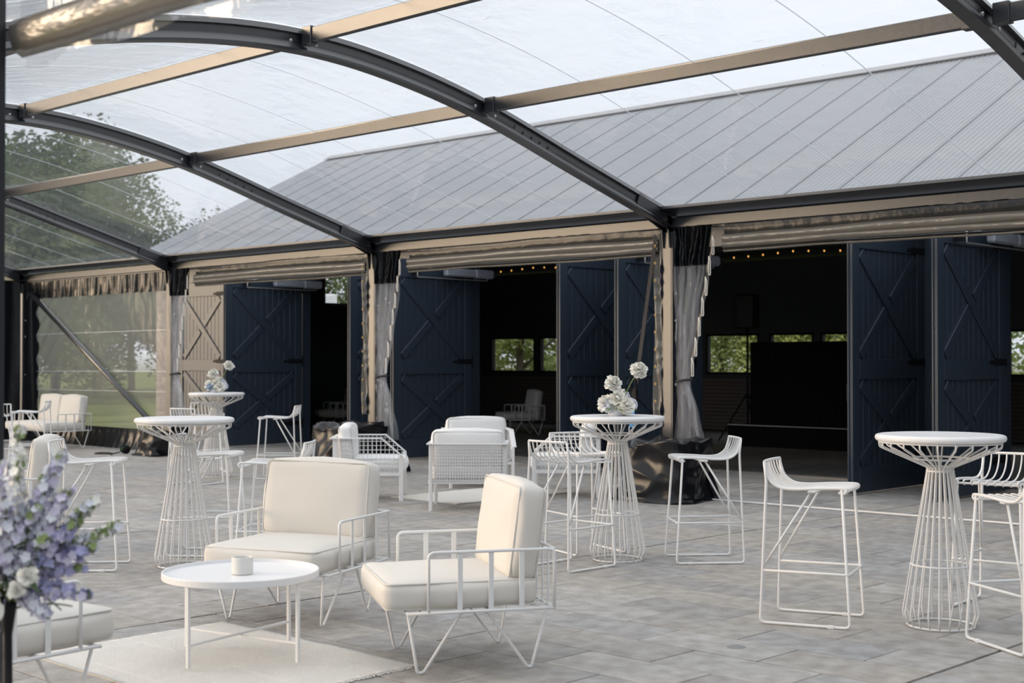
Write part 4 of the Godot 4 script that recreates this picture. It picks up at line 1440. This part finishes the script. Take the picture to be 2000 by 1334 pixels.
# ---------------------------------------------------------------- scene
func _ready() -> void:
	# camera
	var cam := Camera3D.new()
	cam.name = "camera"
	add_child(cam)
	cam.position = CAM
	cam.rotation_degrees = Vector3(0.764, YAW, 0)
	var at := CameraAttributesPhysical.new()
	at.frustum_focal_length = 48.57
	at.frustum_focus_distance = 9.0
	at.frustum_near = 0.05
	at.frustum_far = 500.0
	at.exposure_aperture = 3.2
	cam.attributes = at
	cam.fov = 27.75
	cam.near = 0.05
	cam.far = 500.0
	cam.current = true
	# sky
	var env := Environment.new()
	env.background_mode = Environment.BG_SKY
	var sky := Sky.new()
	var sm := ProceduralSkyMaterial.new()
	sm.sky_top_color = Color(0.97, 0.985, 1.0)
	sm.sky_horizon_color = Color(0.76, 0.785, 0.82)
	sm.sky_curve = 0.6
	sm.sky_energy_multiplier = 1.0
	sm.ground_bottom_color = Color(0.30, 0.30, 0.26)
	sm.ground_horizon_color = Color(0.55, 0.55, 0.50)
	sky.sky_material = sm
	env.sky = sky
	env.background_energy_multiplier = 1.6
	env.tonemap_mode = Environment.TONE_MAPPER_LINEAR
	env.tonemap_exposure = 1.0
	env.sdfgi_enabled = true
	env.ssao_enabled = true
	env.ssil_enabled = true
	var we := WorldEnvironment.new()
	we.name = "world"
	we.environment = env
	add_child(we)
	# low evening sun spread wide by haze and trees, off to the side beyond the open front of the marquee
	var sun := DirectionalLight3D.new()
	sun.name = "sun"
	add_child(sun)
	var az := deg_to_rad(-90.0)
	var el := deg_to_rad(11.0)
	var to_sun := (R * sin(az) + F * cos(az)) * cos(el) + Vector3.UP * sin(el)
	sun.basis = Basis.looking_at(-to_sun)
	sun.light_color = Color(1.0, 0.88, 0.73)
	sun.light_energy = 0.84
	sun.light_angular_distance = 28.0
	sun.shadow_enabled = true
	sun.sky_mode = DirectionalLight3D.SKY_MODE_LIGHT_ONLY

	materials()
	# setting
	build_ground()
	build_floor()
	build_marquee()
	build_roof()
	build_walls()
	build_barn()
	for e in [[-9.25, -5.1, "side wall rolled up above the closed and open barn doors by the brick wall"], [-4.25, -0.1, "side wall rolled up above the window with a view of trees"], [0.75, 4.9, "side wall rolled up above the doorway with the tripod stand"]]:
		rolled_wall(e[0], e[1], 0.0, 1.0, e[2])
	front_roll()
	# furniture, the large pieces first
	var grp := "white wire armchairs with cream cushions"
	wire_seat("wire_armchair", "white wire armchair with cream cushions behind the round coffee table", "armchair", P(-1.24, 8.05), yaw_of(-0.37, -0.93), 0.8, grp, 11)
	var c2 := wire_seat("wire_armchair", "white wire armchair with cream cushions, one leg on the rug's corner", "armchair", P(-0.26, 6.9), yaw_of(-0.965, -0.26), 0.8, grp, 21)
	dup(c2, "wire_armchair", "white wire armchair with cream cushions beside the delphiniums facing the coffee table", P(-2.22, 5.71), yaw_of(0.62, 0.78), grp)
	dup(c2, "wire_armchair", "white wire armchair seen behind the delphinium tips, back to the bar tables", P(-3.92, 10.8), yaw_of(-0.97, -0.2), grp)
	dup(c2, "wire_armchair", "wire armchair in the dim barn below the window with trees", Vector3(-9.7, 0.0, -7.8), yaw_of(-0.965, -0.26), grp)
	dup(c2, "wire_armchair", "wire armchair in the dim barn below the high gable window", Vector3(-13.5, 0.0, -6.2), yaw_of(-0.965, -0.26), grp)
	wire_seat("wire_sofa", "white wire two-seat sofa with cream cushions before the clear window", "sofa", Vector3(-12.65, 0, 0.72), 0.0, 1.5, "", 31)
	var t1 := make_bar_table("white wire bar table with bare top between stools by the doorway", P(2.39, 7.725))
	dup(t1, "bar_table", "white wire bar table carrying flowers with two tall blooms and two stools close by", P(0.784, 10.28), 0.07)
	dup(t1, "bar_table", "white wire bar table with bare top behind the cream armchair", P(-2.36, 9.97), 0.1)
	dup(t1, "bar_table", "white wire bar table carrying flowers before the tied curtain and closed door", P(-3.76, 17.6), 0.05)
	coffee_table()
	rug("cream woven rug under the round coffee table", P(-0.46, 6.717), (R * -1.164 + F * 1.11), (R * -0.80 - F * 0.87), 3)
	rug("cream woven rug among the wire-mesh armchairs", P(-0.563, 14.2), (R * 1.21 + F * 1.28), (R * -0.734 + F * 0.76), 4)
	var m1 := mesh_armchair("white wire-mesh armchair with its side to the black covered weight", P(-1.52, 14.9), yaw_of(1, 0.03))
	dup(m1, "mesh_armchair", "white wire-mesh armchair showing its full mesh back", P(-0.43, 13.95), yaw_of(0.02, 1))
	dup(m1, "mesh_armchair", "white wire-mesh armchair facing the one that shows its mesh back", P(-0.40, 16.4), yaw_of(0.15, -0.99))
	dup(m1, "mesh_armchair", "white wire-mesh armchair seen through two bar stools", P(0.60, 15.25), yaw_of(-1, 0.05))
	var s1 := make_stool("white wire bar stool standing alone before the tied clear curtain", P(1.42, 10.27), yaw_of(-0.99, -0.08))
	for e in [
		["white wire bar stool with its back to the doorway, facing the bare bar table", 1.72, 7.9, 0.91, -0.41],
		["white wire bar stool at the flowered bar table, back towards the armchairs", 0.42, 9.95, 0.70, 0.70],
		["white wire bar stool at the flowered bar table, back towards the mesh armchairs", 0.57, 10.75, 0.45, -0.88],
		["white wire bar stool between the bare bar table and the cream armchair", -1.66, 9.75, -1.0, 0.05],
		["white wire bar stool before the dark navy door leaf", -2.93, 17.4, -1.0, 0.05],
		["white wire bar stool standing just behind the bare bar table by the cream armchair", -2.33, 10.62, 1.0, -0.08],
		["white wire bar stool with its back to the bare table, at the far flowered table", -3.78, 16.55, 0.48, 0.88],
		["white wire bar stool beyond the far flowered table", -4.05, 18.4, 0.35, -0.93],
		["white wire bar stool beside the sofa, seat towards the black end wall", -6.72, 19.3, -1.0, -0.1],
		["white wire bar stool half hidden by the black marquee post", -6.78, 18.2, -0.3, 0.95],
		["white wire bar stool behind the delphiniums facing the bare bar table", -3.02, 9.9, 1.0, 0.05],
		["white wire bar stool with a wide wire back, beyond the bare bar table", 2.94, 8.34, -0.63, -0.78],
		["white wire bar stool in front of the one with a wide wire back", 2.69, 7.2, -0.26, 0.96]]:
		dup(s1, "bar_stool", e[0], P(e[1], e[2]), yaw_of(e[3], e[4]))
	# marquee soft goods
	curtain(0.0, 1.0, "clear plastic curtain tied back beside the doorway with the tripod stand", 0.02)
	curtain(-5.0, 1.0, "clear plastic curtain tied back behind the wire-mesh armchairs", 0.10)
	curtain(-10.0, 1.0, "clear plastic curtain tied back beside the closed barn door", 0.04)
	laced_edge(-0.08, "crumpled plastic strip with brass eyelets laced to the post beside the blue strap")
	laced_edge(-5.08, "crumpled plastic strip with brass eyelets laced to the post behind the mesh armchair")
	covered_weight(Vector3(0.26, 0, 0.42), Vector3(0.74, 0.60, 0.64), 0.1, "black tarpaulin-covered weight behind the flowered bar table", 3)
	covered_weight(Vector3(-4.92, 0, 0.48), Vector3(0.82, 0.60, 0.70), -0.05, "black tarpaulin-covered weight behind the wire-mesh armchair", 8)
	covered_weight(Vector3(-9.65, 0, 0.42), Vector3(0.5, 0.32, 0.5), 0.0, "small black covered weight beside the green cable reel", 14)
	for x in [[-10.52, "strip heater on the door leaf beside the closed barn door"], [-6.2, "strip heater on the door leaf above the mesh armchairs"], [-1.89, "strip heater on the door leaf behind the laced post"], [2.43, "strip heater on the door leaf beyond the bare bar table"]]:
		heater(x[0], x[1])
	small_things()
	centrepiece(P(0.784, 10.28, 1.070), "white roses with two tall blooms on the bar table by the laced post", 5, "petal_pale")
	centrepiece(P(-3.76, 17.6, 1.070), "white roses with two tall blooms on the bar table by the closed door", 6, "petal_blue")
	foreground_flowers()
	barn_contents()
	# landscape
	make_crowns()
	var words := ["dark broad tree on the lawn beyond the marquee's end", "light green tree on the lawn beyond the marquee's end", "grey-green tree on the lawn beyond the marquee's end"]
	rng.seed = 99
	for e in [[-0.40, 58, 11], [-0.355, 52, 10], [-0.33, 66, 13], [-0.30, 60, 11], [-0.275, 72, 10.5], [-0.245, 64, 8.5], [-0.21, 75, 9], [-0.43, 70, 13], [-0.37, 75, 14], [-0.53, 62, 11], [-0.66, 60, 12], [-0.80, 58, 12]]:
		var k := 0 if rng.randf() < 0.5 else 2
		tree(P(e[0] * e[1], e[1], -0.15), e[2], k, rng.randf() * TAU, words[k])
	for e in [[-0.150, 54, 7.0], [-0.112, 50, 6.0], [-0.03, 43, 6.5], [0.005, 39, 6.0], [0.04, 42, 6.5], [0.085, 46, 8], [0.12, 44, 8], [0.152, 39, 5.5], [0.185, 52, 10], [0.205, 38, 6], [0.24, 37, 6], [0.275, 38, 6.5], [0.32, 44, 9]]:
		var k := 0 if e[0] < -0.1 else 1
		tree(P(e[0] * e[1], e[1], -0.15), e[2], k, rng.randf() * TAU, "dark tree seen through the high gable window" if k == 0 else "light green tree seen through the paired barn windows" if e[0] < 0.06 else "light green tree seen through the window behind the tripod stand" if e[0] < 0.2 else "light green tree seen above the black draped bar")
	for e in [[10.0, -23.0, 13.0], [20.0, -25.0, 15.0], [28.0, -22.0, 14.0]]:  # out-of-view trees, added to darken what the roof beams reflect
		tree(Vector3(e[0], -0.15, e[1]), e[2], 0, e[0], "added unseen tall dark tree beyond the end of the barn")
	shading_house()
	shading_wing()

func shading_wing() -> void:
	# unseen dark wing, added to darken reflections in the marquee frame
	var t := thing("shading_wing", "added unseen tall dark navy barn wing standing square to the marquee's far end", "building", Vector3(19.0, 0, -6.0))
	var st := mb()
	box(st, Vector3(0, 2.6, 0), Vector3(8.0, 5.2, 26.0))
	obj("wall_block", st, M.barn_paint, t)
	st = mb()
	for s in [-1.0, 1.0]:
		bar(st, Vector3(s * 4.4, 5.0, 0), Vector3(0, 9.4, 0), 27.0, 0.12, Vector3(0, 1, 0))
	obj("roof", st, M.timber, t)
	for z in [-1.0, 1.0]:
		st = mb()
		for k in 2:
			var p := [Vector3(-4.0, 5.2, z * 13.0), Vector3(4.0, 5.2, z * 13.0), Vector3(0, 9.2, z * 13.0)]
			tri(st, p[0], p[1 + k], p[2 - k])
		obj("gable", st, M.barn_paint, t)
	for k in 4:
		st = mb()
		box(st, Vector3(-4.02, 1.5, -9.0 + 6.0 * k), Vector3(0.08, 3.0, 3.2), Basis(), 0.02)
		obj("sliding_door", st, M.barn_paint, t)

func shading_house() -> void:
	# unseen dark house, added to shade the near sides of the furniture
	var t := thing("shading_house", "added unseen dark timber house with a pitched roof facing the marquee's open side", "building", P(-5.0, -9.0), yaw_of(0, 1))
	var st := mb()
	box(st, Vector3(0, 2.0, -3.0), Vector3(26, 4.0, 6.0))
	obj("wall_block", st, M.timber, t)
	st = mb()
	for s in [-1.0, 1.0]:
		bar(st, Vector3(0, 3.9, -3.0 + s * 3.6), Vector3(0, 6.2, -3.0), 27.0, 0.12)
	obj("roof", st, M.timber, t)
	for k in 4:
		st = mb()
		box(st, Vector3(-9.0 + 6.0 * k, 1.7, 0.02), Vector3(1.8, 1.4, 0.06), Basis(), 0.02)
		obj("window", st, M.black, t)

func small_things() -> void:
	# ratchet strap that ties the post to its weight
	var t := thing("ratchet_strap", "dark and blue ratchet strap running down from the post to the covered weight", "strap", Vector3(-0.35, 0, 0.12))
	var st := mb()
	bar(st, Vector3(0.22, 2.82, -0.02), Vector3(-0.02, 1.22, 0.02), 0.05, 0.004, Vector3(0, 0, 1))
	obj("dark_webbing", st, M.dark_strap, t)
	st = mb()
	box(st, Vector3(-0.03, 1.10, 0.03), Vector3(0.075, 0.16, 0.05), Basis(Vector3.BACK, 0.1), 0.01)
	for dx in [-0.035, 0.035]:
		bar(st, Vector3(dx - 0.02, 1.14, 0.05), Vector3(dx - 0.03, 1.27, 0.06), 0.012, 0.03, Vector3(0, 0, 1), 0.003)
	obj("ratchet", st, M.black, t)
	st = mb()
	bar(st, Vector3(-0.035, 1.05, 0.035), Vector3(-0.06, 0.74, 0.06), 0.05, 0.004, Vector3(0, 0, 1))
	obj("blue_webbing", st, M.blue_strap, t)
	st = mb(true)
	tube(st, fillet([Vector3(-0.085, 0.75, 0.06), Vector3(-0.085, 0.66, 0.07), Vector3(-0.035, 0.66, 0.07), Vector3(-0.035, 0.75, 0.06)], 0.02, 3), 0.007, 6)
	obj("hook", st, M.steel, t)
	# white strap lying on the paving along the post line
	st = mb()
	bar(st, Vector3(0.45, 0.014, 0.17), Vector3(4.9, 0.014, 0.02), 0.022, 0.016, Vector3.UP, 0.003)
	tag(obj("floor_rail", st, M.white_metal), "thin white rail lying on the paving across the doorway", "rail")
	# green cable reel and its flex
	var g := thing("cable_reel", "green and black cable reel on the paving by the clear window", "cable reel", Vector3(-10.35, 0, 0.62), yaw_of(-1, -0.6))
	st = mb(true)
	lathe(st, [Vector2(0, -0.05), Vector2(0.045, -0.05), Vector2(0.045, 0.05), Vector2(0, 0.05)], 20, Vector3(0, 0.067, 0), Basis(Vector3.BACK, PI / 2))
	obj("drum", st, M.green_plastic, g)
	for x in [-0.06, 0.06]:
		st = mb(true)
		lathe(st, [Vector2(0, -0.008), Vector2(0.065, -0.008), Vector2(0.065, 0.008), Vector2(0, 0.008)], 24, Vector3(x, 0.067, 0), Basis(Vector3.BACK, PI / 2))
		obj("flange", st, M.black, g)
	st = mb(true)
	tube(st, curve([Vector3(0.0, 0.03, 0.08), Vector3(0.1, 0.012, 0.25), Vector3(-0.1, 0.012, 0.45), Vector3(-0.25, 0.012, 0.3), Vector3(-0.05, 0.012, 0.2), Vector3(0.3, 0.012, 0.3)], 8), 0.009, 6)
	obj("flex", st, M.black, g)
	# string of bulbs under the barn roof
	var s := thing("string_light", "string of warm bulbs under the dark barn roof", "string light", Vector3(0, 0, -7.0))
	var line := []
	for i in 61:
		var x := -10.2 + 8.6 * i / 60.0
		line.append(Vector3(x, 3.27 - 0.05 * absf(sin(x * 1.1)), 0.0))
	st = mb(true)
	tube(st, line, 0.006, 5)
	obj("flex", st, M.black, s)
	var bs := mb(true)
	lathe(bs, [Vector2(0, -0.018), Vector2(0.010, -0.014), Vector2(0.013, 0), Vector2(0.009, 0.012), Vector2(0, 0.016)], 10)
	var bm := mesh_of(bs)
	for i in range(1, 60, 2):
		var p: Vector3 = line[i]
		put("light_bulb", bm, M.bulb, s, Transform3D(Basis(), p - Vector3(0, 0.03, 0)))

func barn_contents() -> void:
	var st := mb()
	# speaker stand
	var t := thing("tripod_stand", "black tripod stand in the dim barn doorway", "stand", Vector3(-5.0, 0.0, -8.8))
	st = mb(true)
	tube(st, [Vector3(0, 0.12, 0), Vector3(0, 2.05, 0)], 0.02, 10)
	obj("pole", st, M.black, t)
	st = mb(true)
	tube(st, [Vector3(0, 0.78, 0), Vector3(0, 0.88, 0)], 0.038, 10)
	obj("collar", st, M.black, t)
	for k in 3:
		var a := 0.75 + TAU * k / 3.0
		st = mb(true)
		tube(st, [Vector3(cos(a) * 0.03, 0.85, sin(a) * 0.03), Vector3(cos(a) * 0.55, 0.012, sin(a) * 0.55)], 0.014, 8)
		tube(st, [Vector3(0, 0.2, 0), Vector3(cos(a) * 0.33, 0.36, sin(a) * 0.33)], 0.009, 6)
		obj("leg", st, M.black, t)
	var sp := thing("loudspeaker", "black loudspeaker on the tripod stand inside the barn", "loudspeaker", Vector3(-5.0, 2.05, -8.8), 0.3)
	st = mb()
	box(st, Vector3(0, 0.31, 0), Vector3(0.36, 0.62, 0.34), Basis(), 0.02)
	obj("cabinet", st, M.black, sp)
	st = mb()
	box(st, Vector3(0, 0.31, 0.175), Vector3(0.31, 0.56, 0.012), Basis(), 0.004)
	obj("grille", st, M.dark_strap, sp)
	# black draped bar
	var b := thing("draped_bar", "black draped bar inside the barn beyond the doorway", "bar", Vector3(-2.95, 0, -8.3))
	st = mb(true)
	grid(st, 80, 4, func(u, v): return Vector3(-1.65 + 3.3 * u, 0.36 + 1.44 * v, 0.012 * sin(u * 140.0)))
	grid(st, 80, 2, func(u, v): return Vector3(-1.65 + 3.3 * u, 1.80, -0.5 * v))
	grid(st, 2, 4, func(u, v): return Vector3(-1.65, 0.36 + 1.44 * v, -0.5 * u))
	grid(st, 2, 4, func(u, v): return Vector3(1.65, 0.36 + 1.44 * v, -0.5 * u))
	obj("drape", st, M.drape_cloth, b)
	st = mb()
	box(st, Vector3(0, 0.18, 0.1), Vector3(3.5, 0.36, 0.9), Basis(), 0.01)
	obj("plinth", st, M.drape_cloth, b)
	st = mb()
	box(st, Vector3(0, 0.365, 0.545), Vector3(3.5, 0.012, 0.012))
	obj("edge_trim", st, M.heater_grey, b)
	# white outbuilding with a roof unit, seen through the high gable window
	var w := thing("white_outbuilding", "white flat-roofed outbuilding seen through the high gable window", "building", P(-4.9, 38.5, -0.15), yaw_of(0, -1))
	st = mb()
	box(st, Vector3(0, 1.45, -1.5), Vector3(5.0, 2.9, 3.0), Basis(), 0.03)
	obj("wall_block", st, M.white_paint, w)
	st = mb()
	box(st, Vector3(0, 2.98, -1.5), Vector3(5.3, 0.16, 3.3), Basis(), 0.03)
	obj("roof_slab", st, M.white_paint, w)
	var ac := mb()
	box(ac, Vector3(-0.35, 3.28, -0.8), Vector3(0.5, 0.44, 0.45), Basis(), 0.03)
	for k in 6:
		box(ac, Vector3(-0.35, 3.14 + 0.055 * k, -0.57), Vector3(0.42, 0.02, 0.02))
	obj("roof_unit", ac, M.white_paint, w)
